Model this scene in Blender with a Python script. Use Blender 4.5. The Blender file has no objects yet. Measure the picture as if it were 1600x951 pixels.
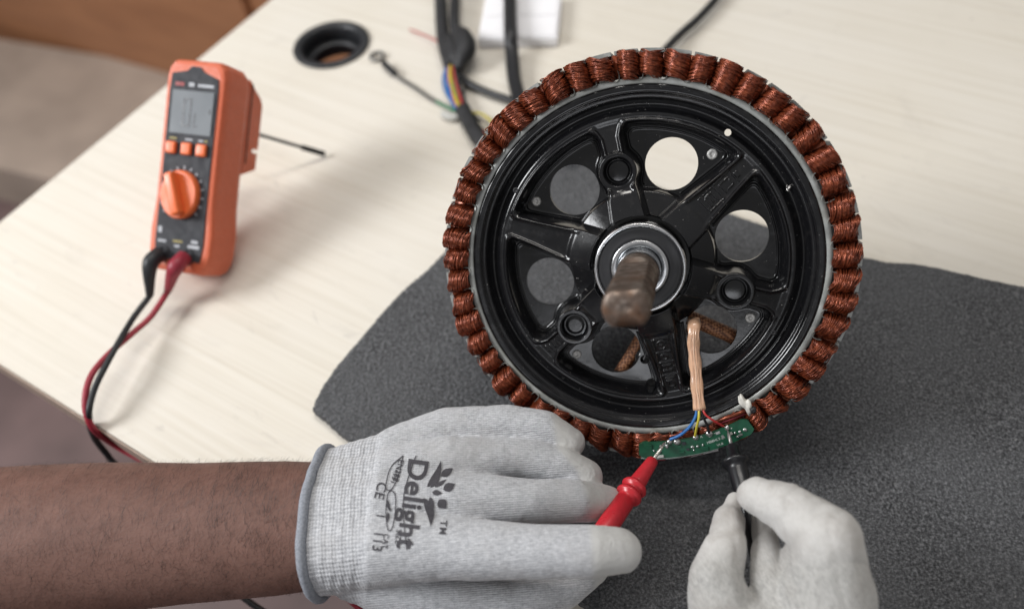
import bpy, bmesh, math, random
import numpy as np
from mathutils import Vector, Matrix
from mathutils.bvhtree import BVHTree

random.seed(7)
rng = np.random.default_rng(7)
scn = bpy.context.scene
COL = scn.collection

# ------------------------------------------------------------------ camera
FPX = 1200.0                     # focal length in pixels of the 1600 px wide photograph
PITCH, ROLL = math.radians(53.0), math.radians(-8.0)
CAM_H = 0.42981                  # height of the lens above the table top (metres)
_up = np.array([math.sin(ROLL) * math.cos(PITCH), -math.cos(ROLL) * math.cos(PITCH), -math.sin(PITCH)])
_X = np.cross(_up, [0, 0, 1.0]); _X /= np.linalg.norm(_X)
if _X[0] < 0: _X = -_X
_Y = np.array([0, 0, 1.0]) - _up * _up[2]; _Y /= np.linalg.norm(_Y)
MC = np.stack([_X, _Y, _up])     # lens axes (right, down, forward) -> world
CPOS = np.array([0, 0, CAM_H])
cam_d = bpy.data.cameras.new('camera')
cam = bpy.data.objects.new('camera', cam_d); COL.objects.link(cam)
cam_d.sensor_width = 36.0
cam_d.lens = FPX / 1600.0 * 36.0
cam_d.clip_start, cam_d.clip_end = 0.01, 60
cam_d.dof.use_dof = True
cam_d.dof.focus_distance = 0.405
cam_d.dof.aperture_fstop = 3.5
_r = np.stack([MC[:, 0], -MC[:, 1], -MC[:, 2]], 1)
cam.matrix_world = Matrix.Translation(CPOS) @ Matrix(_r.tolist()).to_4x4()
scn.camera = cam
scn.render.resolution_x, scn.render.resolution_y = 1024, 608

# ------------------------------------------------------------------ light
world = bpy.data.worlds.new('World'); scn.world = world; world.use_nodes = True
bg = world.node_tree.nodes['Background']
_n, _l = world.node_tree.nodes, world.node_tree.links      # pale ceiling above, dim walls around
_tc, _sx, _rp = _n.new('ShaderNodeTexCoord'), _n.new('ShaderNodeSeparateXYZ'), _n.new('ShaderNodeValToRGB')
_l.new(_tc.outputs['Generated'], _sx.inputs[0]); _l.new(_sx.outputs['Z'], _rp.inputs[0]); _l.new(_rp.outputs[0], bg.inputs[0])
_rp.color_ramp.elements[0].position = .0; _rp.color_ramp.elements[0].color = (.13, .125, .12, 1)
_rp.color_ramp.elements[1].position = .95; _rp.color_ramp.elements[1].color = (.80, .80, .80, 1)
bg.inputs[1].default_value = 0.55
scn.view_settings.view_transform = 'Standard'; scn.view_settings.look = 'None'
scn.view_settings.exposure = 0.0; scn.view_settings.gamma = 1.0
def area(name, loc, target, sx, sy, power, col):
    l = bpy.data.lights.new(name, 'AREA'); l.shape = 'RECTANGLE'; l.size, l.size_y = sx, sy
    l.energy = power; l.color = col
    o = bpy.data.objects.new(name, l); COL.objects.link(o); o.location = loc
    o.rotation_euler = (Vector(target) - Vector(loc)).to_track_quat('-Z', 'Y').to_euler()
area('window_light', (-1.75, 0.32, 1.2), (0, 0.3, 0), .7, .7, 41, (0.97, 0.985, 1.0))
area('ceiling_light', (0.1, 1.0, 1.9), (0.05, 0.35, 0), 1.3, 0.22, 17, (1.0, 0.96, 0.90))

area('far_window_light', (-0.62, -2.1, 0.95), (0.07, 0.25, 0.1), 1.1, 0.5, 7, (0.93, 0.95, 1.0))

# ------------------------------------------------------------------ helpers
def at(px, py, z=0.0):
    """the point of the place at height z (metres) that the photograph shows at px, py"""
    d = MC @ np.array([(px - 800) / FPX, (py - 475.5) / FPX, 1.0])
    return CPOS + d * ((z - CAM_H) / d[2])

def link(name, verts, faces, mat=None, parent=None, smooth=True):
    me = bpy.data.meshes.new(name)
    me.from_pydata([tuple(map(float, v)) for v in verts], [], [tuple(int(i) for i in f) for f in faces])
    return link_me(name, me, mat, parent, smooth)

def link_me(name, me, mat=None, parent=None, smooth=True):
    if smooth: me.polygons.foreach_set('use_smooth', [True] * len(me.polygons))
    me.update()
    o = bpy.data.objects.new(name, me); COL.objects.link(o)
    if mat is not None and not me.materials: me.materials.append(mat)
    if parent is not None: o.parent = parent
    return o

def empty(name, loc, mat3=None):
    o = bpy.data.objects.new(name, None); COL.objects.link(o); o.empty_display_size = 0.02
    m = Matrix.Translation(Vector(loc))
    if mat3 is not None: m = m @ Matrix(np.asarray(mat3).tolist()).to_4x4()
    o.matrix_world = m
    return o

def tag(o, label=None, cat=None, group=None, kind=None):
    if label: o['label'] = label
    if cat: o['category'] = cat
    if group: o['group'] = group
    if kind: o['kind'] = kind
    return o

def crom(pts, n):
    P = np.asarray(pts, float); P = np.vstack([2 * P[0] - P[1], P, 2 * P[-1] - P[-2]])
    out = []
    for i in range(1, len(P) - 2):
        p0, p1, p2, p3 = P[i - 1:i + 3]
        for t in np.arange(n) / n:
            out.append(0.5 * (2 * p1 + (p2 - p0) * t + (2 * p0 - 5 * p1 + 4 * p2 - p3) * t * t + (3 * p1 - p0 - 3 * p2 + p3) * t ** 3))
    out.append(P[-2]); return np.array(out)

def tube(pts, radii, sides=10, cap=True, flat=1.0, ref=None):
    """tube through pts; flat squeezes the cross-section along one axis"""
    P = np.asarray(pts, float); n = len(P)
    R = np.full(n, radii, float) if np.isscalar(radii) else np.asarray(radii, float)
    T = np.gradient(P, axis=0); T /= np.linalg.norm(T, axis=1)[:, None] + 1e-12
    a = np.array([0, 0, 1.0]) if ref is None else np.asarray(ref, float)
    if abs(a @ T[0]) > 0.9: a = np.array([1.0, 0, 0])
    V = []; N = a - T[0] * (a @ T[0]); N /= np.linalg.norm(N)
    for i in range(n):
        if ref is not None: N = a - T[i] * (a @ T[i])
        else: N = N - T[i] * (N @ T[i])
        N /= np.linalg.norm(N) + 1e-12; B = np.cross(T[i], N)
        for k in range(sides):
            t = 2 * math.pi * k / sides
            V.append(P[i] + R[i] * (math.cos(t) * N * flat + math.sin(t) * B))
    F = [(i * sides + k, i * sides + (k + 1) % sides, (i + 1) * sides + (k + 1) % sides, (i + 1) * sides + k)
         for i in range(n - 1) for k in range(sides)]
    if cap:
        F.append(tuple(range(sides))[::-1]); F.append(tuple((n - 1) * sides + k for k in range(sides)))
    return V, F

def lathe(prof, seg=96, closed=False):
    V, F = [], []
    m = len(prof)
    for r, z in prof:
        for k in range(seg):
            t = 2 * math.pi * k / seg; V.append((r * math.cos(t), r * math.sin(t), z))
    for i in range(m if closed else m - 1):
        j = (i + 1) % m
        for k in range(seg):
            l = (k + 1) % seg
            F.append((i * seg + k, i * seg + l, j * seg + l, j * seg + k))
    return V, F

def join(*parts):
    V, F = [], []
    for v, f in parts:
        o = len(V); V += list(v); F += [tuple(i + o for i in q) for q in f]
    return V, F

def box(x0, x1, y0, y1, z0, z1, bev=0.0, seg=2):
    bm = bmesh.new(); bmesh.ops.create_cube(bm, size=1)
    for v in bm.verts:
        v.co = Vector((x0 + (v.co.x + .5) * (x1 - x0), y0 + (v.co.y + .5) * (y1 - y0), z0 + (v.co.z + .5) * (z1 - z0)))
    if bev > 0: bmesh.ops.bevel(bm, geom=bm.edges[:], offset=bev, segments=seg, profile=.6, affect='EDGES')
    bm.verts.index_update()
    V = [tuple(v.co) for v in bm.verts]; F = [tuple(v.index for v in f.verts) for f in bm.faces]
    bm.free(); return V, F

def xf(part, m):
    V, F = part
    m = np.asarray(m, float); A = np.asarray(V, float)
    return (A @ m[:3, :3].T + m[:3, 3]).tolist(), F

def rotz(a, t=(0, 0, 0)):
    c, s = math.cos(a), math.sin(a)
    return np.array([[c, -s, 0, t[0]], [s, c, 0, t[1]], [0, 0, 1, t[2]], [0, 0, 0, 1]])

def sstep(a, b, x):
    t = np.clip((x - a) / (b - a), 0, 1); return t * t * (3 - 2 * t)

# ------------------------------------------------------------------ materials
class Mat:
    def __init__(self, name, color=(.5, .5, .5), rough=.5, metal=0., coat=0., spec=.5):
        self.m = bpy.data.materials.new(name); self.m.use_nodes = True
        self.t = self.m.node_tree; self.b = self.t.nodes['Principled BSDF']
        self.b.inputs['Base Color'].default_value = (*color, 1)
        self.b.inputs['Roughness'].default_value = rough
        self.b.inputs['Metallic'].default_value = metal
        self.b.inputs['Coat Weight'].default_value = coat
        self.b.inputs['Specular IOR Level'].default_value = spec
        self.h = None
    def node(self, kind, **kw):
        n = self.t.nodes.new(kind)
        for k, v in kw.items():
            if k in n.inputs.keys() if isinstance(k, str) else False: n.inputs[k].default_value = v
            else: setattr(n, k, v)
        return n
    def lk(self, a, b): self.t.links.new(a, b)
    def coord(self, scale=(1, 1, 1), rot=(0, 0, 0)):
        tc = self.node('ShaderNodeTexCoord'); mp = self.node('ShaderNodeMapping')
        mp.inputs['Scale'].default_value = scale; mp.inputs['Rotation'].default_value = rot
        self.lk(tc.outputs['Object'], mp.inputs['Vector']); return mp.outputs[0]
    def noise(self, scale, detail=4, rough=.55, vec=None, dist=0.):
        n = self.node('ShaderNodeTexNoise'); n.inputs['Scale'].default_value = scale
        n.inputs['Detail'].default_value = detail; n.inputs['Roughness'].default_value = rough
        n.inputs['Distortion'].default_value = dist
        self.lk(vec if vec is not None else self.coord(), n.inputs['Vector']); return n.outputs['Fac']
    def ramp(self, fac, stops):
        r = self.node('ShaderNodeValToRGB'); e = r.color_ramp.elements
        while len(e) < len(stops): e.new(.5)
        for i, (p, c) in enumerate(stops):
            e[i].position = p; e[i].color = (*c, 1) if len(c) == 3 else c
        self.lk(fac, r.inputs[0]); return r.outputs[0]
    def rng(self, fac, a, b, c, d):
        r = self.node('ShaderNodeMapRange'); 
        for i, v in enumerate((a, b, c, d)): r.inputs[i + 1].default_value = v
        self.lk(fac, r.inputs[0]); return r.outputs[0]
    def mix(self, fac, a, b, mode='MIX'):
        n = self.node('ShaderNodeMix'); n.data_type = 'RGBA'; n.blend_type = mode
        for s, v in ((0, fac), (6, a), (7, b)):
            if hasattr(v, 'is_linked'): self.lk(v, n.inputs[s])
            else: n.inputs[s].default_value = v if np.isscalar(v) else (*v, 1)
        return n.outputs[2]
    def math(self, op, a, b=None):
        n = self.node('ShaderNodeMath'); n.operation = op
        for i, v in enumerate((a, b)):
            if v is None: continue
            if hasattr(v, 'is_linked'): self.lk(v, n.inputs[i])
            else: n.inputs[i].default_value = v
        return n.outputs[0]
    def color(self, s): self.lk(s, self.b.inputs['Base Color']); return self
    def rough(self, s): self.lk(s, self.b.inputs['Roughness']); return self
    def bump(self, s, strength=.5, dist=.001):
        n = self.node('ShaderNodeBump'); n.inputs['Strength'].default_value = strength; n.inputs['Distance'].default_value = dist
        self.lk(s, n.inputs['Height'])
        if self.h is not None: self.lk(self.h, n.inputs['Normal'])
        self.h = n.outputs[0]; self.lk(self.h, self.b.inputs['Normal']); return self
    def attr(self, name):
        n = self.node('ShaderNodeAttribute'); n.attribute_name = name; return n.outputs['Fac']

def plain(name, color, rough=.5, metal=0., coat=0., var=.12, scale=300., bump=0.):
    m = Mat(name, color, rough, metal, coat)
    f = m.noise(scale, 3)
    d = tuple(c * (1 - var) for c in color); l = tuple(min(1, c * (1 + var)) for c in color)
    m.color(m.ramp(f, [(.3, d), (.7, l)]))
    m.rough(m.rng(m.noise(scale * .4, 2), .3, .7, max(.02, rough - .08), min(1, rough + .08)))
    if bump: m.bump(f, bump, .0005)
    return m.m

# grain direction on the table top follows its near edge
EDGE = at(240, 720) - at(58, 605); EDGE /= np.linalg.norm(EDGE)
GA = math.atan2(EDGE[1], EDGE[0])

def m_table():
    m = Mat('pale_wood_laminate', rough=.42)
    v = m.coord((1, 1, 1))
    a = m.noise(1, 5, .6, m.coord((3, 160, 3)), .3)
    b = m.noise(1, 4, .6, m.coord((10, 620, 10)))
    c = m.noise(7, 3, .5, v)
    base = m.ramp(a, [(.25, (.62, .565, .475)), (.5, (.715, .668, .585)), (.75, (.765, .722, .645))])
    base = m.mix(m.rng(b, .35, .75, 0, .30), base, (.62, .54, .43))
    base = m.mix(m.rng(c, .35, .7, 0, .35), base, (.77, .735, .685))
    # scattered scuffs and grey stains
    s = m.noise(22, 5, .7, m.coord((1, 2.2, 1)), 1.2)
    base = m.mix(m.rng(s, .62, .80, 0, .55), base, (.36, .33, .31))
    s3 = m.noise(9, 5, .7, m.coord((1, 1.5, 1)), 2.0)
    base = m.mix(m.rng(s3, .56, .74, 0, .30), base, (.52, .475, .42))
    s2 = m.noise(90, 2, .5, v)
    base = m.mix(m.rng(s2, .76, .80, 0, .6), base, (.30, .26, .24))
    m.color(base); m.rough(m.rng(b, .3, .7, .36, .52)); m.bump(b, .12, .0003); return m.m

def m_foam():
    m = Mat('dark_foam', rough=.95, spec=.25)
    v = m.node('ShaderNodeTexVoronoi'); v.inputs['Scale'].default_value = 380; m.lk(m.coord(), v.inputs['Vector'])
    f = m.noise(640, 5, .75); g = m.noise(900, 2, .6); l = m.noise(14, 3, .5)
    c = m.ramp(f, [(.36, (.030, .030, .032)), (.52, (.118, .119, .125)), (.67, (.28, .283, .292))])
    c = m.mix(m.rng(g, .62, .72, 0, .55), c, (.24, .245, .25))
    c = m.mix(m.rng(l, .35, .7, 0, .45), c, (.15, .153, .16))
    li = m.noise(260, 2, .5); c = m.mix(m.rng(li, .74, .78, 0, .5), c, (.42, .41, .40))
    m.color(c); m.bump(v.outputs['Distance'], .8, .0016); m.bump(f, .9, .0020); return m.m

def m_black_enamel():
    m = Mat('black_enamel', (.006, .006, .0065), .2, 0, 0)
    f = m.noise(55, 4, .6); d = m.noise(900, 2, .5); d2 = m.noise(240, 3, .6)
    c = m.mix(m.rng(d, .735, .78, 0, .7), (.006, .006, .007), (.55, .53, .50))
    c = m.mix(m.rng(d2, .56, .85, 0, .14), c, (.10, .09, .085))
    m.color(c); sc = m.noise(25, 5, .7, m.coord((1, 3, 1)), 1.5); m.rough(m.math('ADD', m.rng(f, .3, .7, .10, .24), m.rng(sc, .55, .7, 0, .12))); m.bump(m.noise(300, 4, .6), .09, .0004); return m.m

def m_copper():
    m = Mat('enamelled_copper', (.30, .075, .03), .30, .5, .2)
    v = m.coord(); f = m.noise(260, 3, .6, v); oi = m.node('ShaderNodeObjectInfo')
    c = m.ramp(f, [(.28, (.055, .010, .004)), (.5, (.20, .041, .016)), (.72, (.42, .11, .047))])
    c = m.mix(m.math('MULTIPLY', oi.outputs['Random'], .35), c, (.20, .045, .016))
    m.color(c); m.b.inputs['Coat Roughness'].default_value = .25; return m.m

def m_lam():
    m = Mat('varnished_lamination_steel', (.3, .3, .29), .48, .35)
    f = m.noise(120, 4, .6)
    c = m.ramp(f, [(.25, (.20, .205, .195)), (.55, (.36, .37, .355)), (.8, (.50, .51, .50))])
    s = m.noise(40, 3, .6)
    c = m.mix(m.rng(s, .52, .7, 0, .5), c, (.17, .16, .115)); m.color(c); m.bump(f, .2, .0004); return m.m

def m_rust():
    m = Mat('rusty_axle_steel', (.15, .09, .06), .5, .75)
    f = m.noise(130, 5, .65); g = m.noise(45, 4, .6)
    c = m.ramp(f, [(.3, (.06, .043, .035)), (.5, (.17, .125, .10)), (.68, (.34, .29, .25))])
    c = m.mix(m.rng(g, .50, .66, 0, .7), c, (.22, .095, .04)); m.color(c)
    m.rough(m.rng(f, .3, .7, .62, .30)); m.bump(f, .25, .0005); m.bump(m.noise(600, 3, .6), .2, .0004); return m.m

def m_knit(name, base, dark, dirt, coatc):
    """fine knitted yarn: courses of loops in the glove's own frame"""
    m = Mat(name, base, .85, spec=.25)
    m.b.inputs['Sheen Weight'].default_value = .25
    tc = m.node('ShaderNodeTexCoord'); sp = m.node('ShaderNodeSeparateXYZ'); m.lk(tc.outputs['Object'], sp.inputs[0])
    wob = m.noise(90, 2, .5)
    def wave(ax, freq, ph=0.):
        s = m.math('MULTIPLY', sp.outputs[ax], freq); s = m.math('ADD', s, m.math('MULTIPLY', wob, 3.0))
        if ph is not None and not np.isscalar(ph): s = m.math('ADD', s, ph)
        return m.math('SINE', s)
    w1 = wave(1, 2 * math.pi / .00105); row = m.math('MULTIPLY', m.math('SIGN', w1), 1.57)
    w2 = wave(0, 2 * math.pi / .0013, row)
    loop = m.math('ADD', m.math('MULTIPLY', w1, .6), m.math('MULTIPLY', w2, .4))       # -1..1
    # ribbed cuff
    r1 = wave(0, 2 * math.pi / .0017); r2 = wave(1, 2 * math.pi / .0019)
    rib = m.math('ADD', m.math('MULTIPLY', r1, .45), m.math('MULTIPLY', r2, .55))
    coat, cuff = m.attr('coat'), m.attr('cuff')
    h = m.mix(cuff, loop, rib)
    h = m.mix(m.math('MULTIPLY', coat, .88), h, (0, 0, 0))
    fz = m.noise(500, 3, .6); st = m.noise(28, 4, .6)
    amp = m.math('MULTIPLY', m.rng(m.mix(cuff, loop, rib), -.55, .15, 1, 0), m.rng(cuff, 0, 1, .45, .50))
    hn = m.noise(1, 3, .7, m.coord((380, 1100, 700))); yarn = m.mix(m.rng(hn, .38, .68, 0, .75), base, dark)
    c = m.mix(amp, yarn, dark)
    c = m.mix(coat, c, m.mix(m.rng(fz, .3, .75, 0, .35), coatc, tuple(c * .8 for c in coatc)))
    c = m.mix(m.rng(st, .50, .72, 0, .55), c, dirt)
    sm = m.noise(70, 5, .7, None, 1.0); c = m.mix(m.math('MULTIPLY', coat, m.rng(sm, .50, .70, 0, .5)), c, dirt)
    m.color(c); m.bump(h, .4, .0005); m.bump(fz, .2, .0006); m.bump(m.noise(110, 4, .6, None, .8), .35, .0022); return m.m

def m_skin():
    m = Mat('brown_skin', (.13, .058, .04), .62, spec=.3)
    m.b.inputs['Subsurface Weight'].default_value = .12; m.b.inputs['Subsurface Radius'].default_value = (.004, .0016, .001)
    m.b.inputs['Subsurface Scale'].default_value = 1.0
    f = m.noise(60, 5, .65); g = m.noise(520, 3, .6); s = m.noise(1, 4, .7, m.coord((260, 60, 60)))
    c = m.ramp(f, [(.3, (.148, .076, .059)), (.7, (.196, .104, .082))])
    c = m.mix(m.rng(g, .55, .75, 0, .35), c, (.075, .034, .027)); c = m.mix(m.rng(s, .55, .75, 0, .22), c, (.06, .03, .025))
    m.color(c); v = m.node('ShaderNodeTexVoronoi'); v.inputs['Scale'].default_value = 620; m.lk(m.coord(), v.inputs['Vector'])
    m.bump(v.outputs['Distance'], .18, .0005); m.bump(g, .25, .0005); return m.m

def m_braid():
    m = Mat('braided_copper_sleeve', rough=.55)
    c = m.node('ShaderNodeTexChecker'); c.inputs['Scale'].default_value = 700
    m.lk(m.coord((1, 1, 1), (.5, .4, .78)), c.inputs['Vector'])
    m.color(m.ramp(c.outputs['Fac'], [(0, (.13, .045, .02)), (1, (.42, .19, .09))])); m.bump(c.outputs['Fac'], .6, .0008); return m.m

def m_wood():
    m = Mat('brown_wood_veneer', rough=.45)
    f = m.noise(1, 5, .6, m.coord((3, 3, 22)), .6)
    m.color(m.ramp(f, [(.3, (.27, .115, .055)), (.7, (.40, .185, .09))])); return m.m

MT = dict(table=m_table(), foam=m_foam(), enamel=m_black_enamel(), copper=m_copper(), lam=m_lam(), rust=m_rust(),
    skin=m_skin(), braid=m_braid(), wood=m_wood(),
    knit=m_knit('grey_knit_glove', (.60, .605, .625), (.25, .255, .275), (.42, .41, .41), (.52, .515, .50)),
    knit2=m_knit('soiled_knit_glove', (.52, .51, .49), (.25, .245, .235), (.29, .26, .235), (.58, .565, .545)),
    band=plain('grey_cuff_edging', (.25, .265, .30), .85, var=.25, scale=900, bump=.4),
    ink=plain('dark_print_ink', (.055, .052, .06), .8, var=.3, scale=1500),
    steel=plain('ground_bearing_steel', (.62, .62, .63), .25, 1., scale=200),
    chrome=plain('worn_axle_steel', (.32, .34, .36), .22, 1., scale=160),
    seal=plain('black_rubber_seal', (.016, .016, .018), .5, scale=200),
    rivet=plain('dull_zinc_rivet', (.50, .49, .47), .5, .4, var=.4, scale=900, bump=.3),
    liner=plain('slot_liner_film', (.20, .20, .185), .5, 0, .0, var=.3, scale=200),
    pcb=plain('green_solder_mask', (.005, .070, .034), .5, 0, 0, var=.35, scale=180),
    solder=plain('solder', (.55, .55, .54), .3, .9, var=.2, scale=1200),
    silk=plain('white_silkscreen', (.62, .66, .62), .6, scale=900),
    glue=plain('white_silicone_glue', (.62, .60, .55), .5, var=.15, scale=260, bump=.4),
    sleeve=plain('clear_sleeve_over_pale_wires', (.62, .37, .235), .28, 0, .5, var=.28, scale=130),
    blue=plain('blue_wire', (.02, .13, .38), .4), yellow=plain('yellow_wire', (.55, .46, .05), .4),
    red=plain('red_wire', (.42, .03, .03), .4), black=plain('black_wire', (.012, .012, .014), .45),
    maroon=plain('maroon_sleeving', (.20, .018, .03), .5), green=plain('green_wire', (.02, .16, .07), .45),
    orange=plain('orange_rubber_shell', (.63, .135, .06), .48, scale=500, var=.06, bump=.05),
    orange2=plain('bright_orange_plastic', (.82, .165, .045), .38, var=.05),
    panel=plain('charcoal_face_panel', (.028, .029, .035), .7, scale=500),
    lcd=plain('grey_lcd_glass', (.16, .175, .19), .6, scale=60, var=.05),
    lcdseg=plain('dark_lcd_segment', (.025, .028, .036), .4), mark=plain('pale_grey_print', (.42, .43, .46), .6),
    markred=plain('faded_red_print', (.30, .05, .05), .6), markyellow=plain('dull_yellow_print', (.33, .27, .08), .6),
    plugred=plain('dark_red_plug_rubber', (.27, .018, .035), .5), leadred=plain('red_lead_rubber', (.33, .02, .04), .45),
    probered=plain('red_probe_plastic', (.50, .022, .032), .34, var=.08), probeblack=plain('black_probe_plastic', (.010, .010, .012), .36),
    leadblack=plain('black_lead_rubber', (.016, .017, .02), .5), tip=plain('nickel_probe_tip', (.78, .75, .68), .28, .9),
    tape=plain('black_cloth_tape', (.018, .018, .02), .6, var=.4, scale=90, bump=.5),
    plastic=plain('black_grommet_plastic', (.02, .021, .024), .45), ring=plain('tinned_ring_terminal', (.25, .24, .23), .4, .8),
    white=plain('white_card', (.86, .85, .87), .7, scale=30, var=.03), floor=plain('mauve_brown_floor', (.135, .088, .084), .55, scale=9, var=.2),
    beige=plain('beige_painted_board', (.36, .29, .24), .6, scale=6, var=.18), hair=plain('dark_arm_hair', (.012, .008, .007), .6),
    clear=plain('milky_film', (.5, .5, .47), .4))
# ------------------------------------------------------------------ the setting: floor, table
FZ = -0.74
o = link('floor', [(-4, -3, FZ), (4, -3, FZ), (4, 5, FZ), (-4, 5, FZ)], [(0, 1, 2, 3)], MT['floor'], smooth=False); tag(o, kind='structure')

CORNER = None
def meet(p, d, q, e):
    A = np.array([[d[0], -e[0]], [d[1], -e[1]]]); s = np.linalg.solve(A, (q - p)[:2]); return p + d * s[0]
pB, dB = at(58, 605), EDGE
pA, dA = at(58, 300), at(375, 40) - at(58, 300); dA /= np.linalg.norm(dA)
CORNER = meet(pB, dB, pA, dA)
nB = np.array([-EDGE[1], EDGE[0], 0]) * (1 if (-EDGE[1] * dA[0] + EDGE[0] * dA[1]) > 0 else -1)
table = empty('table', (CORNER[0], CORNER[1], 0), np.stack([EDGE, nB, [0, 0, 1.]], 1) if np.cross(EDGE, nB)[2] > 0 else None)
tag(table, 'cream wood-grain laminate table top under the grey mat, with a black cable hole', 'table')
Tinv = np.array(table.matrix_world.inverted())
def tl(p): return (Tinv @ np.append(p, 1))[:3]
skew = tl(CORNER + dA)                      # the side edge in table coordinates
TW, TD = 1.9, 1.25
gc = tl((at(463, 88) + at(573, 55)) / 2); gc[2] = 0; GR = .0335
# top with a round cable hole cut through it
def table_top():
    V, F = [], []
    seg = 64; ring = []
    for z in (0, -.025):
        for k in range(seg):
            t = 2 * math.pi * k / seg; V.append((gc[0] + GR * math.cos(t), gc[1] + GR * math.sin(t), z))
    corners = lambda u, v: (u * TW + skew[0] / skew[1] * v * TD, v * TD)
    for z in (0, -.025):
        for k in range(seg):
            t = 2 * math.pi * k / seg; c, s = math.cos(t), math.sin(t)
            # march from hole centre to the outline
            best = 1e9
            q = [corners(0, 0), corners(1, 0), corners(1, 1), corners(0, 1)]
            for i in range(4):
                a, b = np.array(q[i]), np.array(q[(i + 1) % 4]); e = b - a
                D = np.array([[c, -e[0]], [s, -e[1]]]);
                if abs(np.linalg.det(D)) < 1e-9: continue
                x = np.linalg.solve(D, a - gc[:2])
                if x[0] > 0 and -1e-6 <= x[1] <= 1 + 1e-6: best = min(best, x[0])
            V.append((gc[0] + best * c, gc[1] + best * s, z))
    for k in range(seg):
        l = (k + 1) % seg
        F.append((k, l, 2 * seg + l, 2 * seg + k)[::-1]); F.append((seg + k, 3 * seg + k, 3 * seg + l, seg + l)[::-1])
        F.append((k, seg + k, seg + l, l)[::-1]); F.append((2 * seg + k, 2 * seg + l, 3 * seg + l, 3 * seg + k)[::-1])
    # real corners are missed by the fan: add corner triangles
    return V, F
V, F = table_top()
# exact corners: move the outline points nearest each corner onto it
cs = [(0, 0), (TW, 0), (TW + skew[0] / skew[1] * TD, TD), (skew[0] / skew[1] * TD, TD)]
seg = 64
for c in cs:
    i = min(range(2 * seg, 3 * seg), key=lambda i: (V[i][0] - c[0]) ** 2 + (V[i][1] - c[1]) ** 2)
    V[i] = (c[0], c[1], 0); V[i + seg] = (c[0], c[1], -.025)
link('tabletop', V, F, MT['table'], table, smooth=False)
# edge banding along the two edges in view
for name, p0, p1 in (('edge_band', (0, 0), (TW, 0)), ('edge_band', (0, 0), cs[3])):
    p0, p1 = np.array(p0), np.array(p1); e = (p1 - p0) / np.linalg.norm(p1 - p0); nn = np.array([e[1], -e[0]])
    if nn @ (np.array([TW / 2, TD / 2]) - p0) > 0: nn = -nn
    P = [p0 + nn * .0004, p1 + nn * .0004, p1 + nn * .0016, p0 + nn * .0016]
    VV = [(*p, -.001) for p in P] + [(*p, -.024) for p in P]
    link(name, VV, [(0, 1, 2, 3), (7, 6, 5, 4), (0, 4, 5, 1), (1, 5, 6, 2), (2, 6, 7, 3), (3, 7, 4, 0)], plain('edge_banding', (.33, .25, .2), .5) if name not in bpy.data.objects else bpy.data.materials['edge_banding'], table, False)
for (x, y) in ((.08, .08), (TW - .1, .08)):
    V, F = box(x, x + .05, y, y + .05, FZ, -.025, .004); link('leg', V, F, MT['beige'], table, False)
# cable grommet: flange and liner cup
V, F = lathe([(GR - .0005, .0004), (GR + .0028, .0006), (GR + .004, .0014), (GR + .0032, .0026), (GR - .001, .0030), (GR - .0042, .0022), (GR - .0048, -.004), (GR - .0052, -.030), (GR - .0032, -.030), (GR - .0006, -.004)], 64, True)
g = link('cable_grommet', [(x + gc[0], y + gc[1], z) for x, y, z in V], F, MT['plastic'], table)
V, F = lathe([(GR - .0052, -.012), (GR - .012, -.013), (GR - .0125, -.016), (GR - .0052, -.0155)], 48, True)
g2 = link('inner_ledge', [(x + gc[0], y + gc[1], z) for x, y, z in V], F, MT['plastic'], g)

# brown cabinet and beige low bench on the floor beyond the table corner
def slab(name, q, z0, z1, mat, label, cat):
    c = np.mean(q, 0); root = empty(name, (c[0], c[1], z0)); tag(root, label, cat)
    V = [(p[0] - c[0], p[1] - c[1], 0) for p in q] + [(p[0] - c[0], p[1] - c[1], z1 - z0) for p in q]
    F = [(3, 2, 1, 0), (4, 5, 6, 7), (0, 1, 5, 4), (1, 2, 6, 5), (2, 3, 7, 6), (3, 0, 4, 7)]
    return root, V, F
a, b = at(20, 90, FZ), at(300, 172, FZ); d = (b - a) / np.linalg.norm(b - a); back = np.array([-d[1], d[0], 0])
a = a - d * .8; b = b + d * 1.0
root, V, F = slab('cabinet', [a, b, b + back * .45, a + back * .45], FZ, FZ + .8, MT['wood'], 'brown wooden cabinet on the floor behind the table corner', 'cabinet')
link('carcass', V, F, MT['wood'], root, False)
for i in range(2):
    c0 = a + d * (-.6 + i * 1.2); c = np.mean([a, b, b + back * .45, a + back * .45], 0)
    q = [c0, c0 + d * 1.19, c0 + d * 1.19 - back * .016, c0 - back * .016]
    VV = [(p[0] - c[0], p[1] - c[1], .03) for p in q] + [(p[0] - c[0], p[1] - c[1], .76) for p in q]
    link('door', VV, F, MT['wood'], root, False)
a2, b2 = at(20, 268, FZ + .12), at(300, 330, FZ + .12); d2 = (b2 - a2) / np.linalg.norm(b2 - a2); k2 = np.array([-d2[1], d2[0], 0])
a2 = a2 - d2 * .6; b2 = b2 + d2 * .4
dep = .98 * np.linalg.norm((at(120, 118, FZ + .12) - at(120, 290, FZ + .12)))
root, V, F = slab('low_bench', [a2, b2, b2 + k2 * dep, a2 + k2 * dep], FZ, FZ + .12, MT['beige'], 'low beige bench in front of the brown cabinet', 'bench')
link('bench_top', [v for v in V], F, MT['beige'], root, False)

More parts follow.
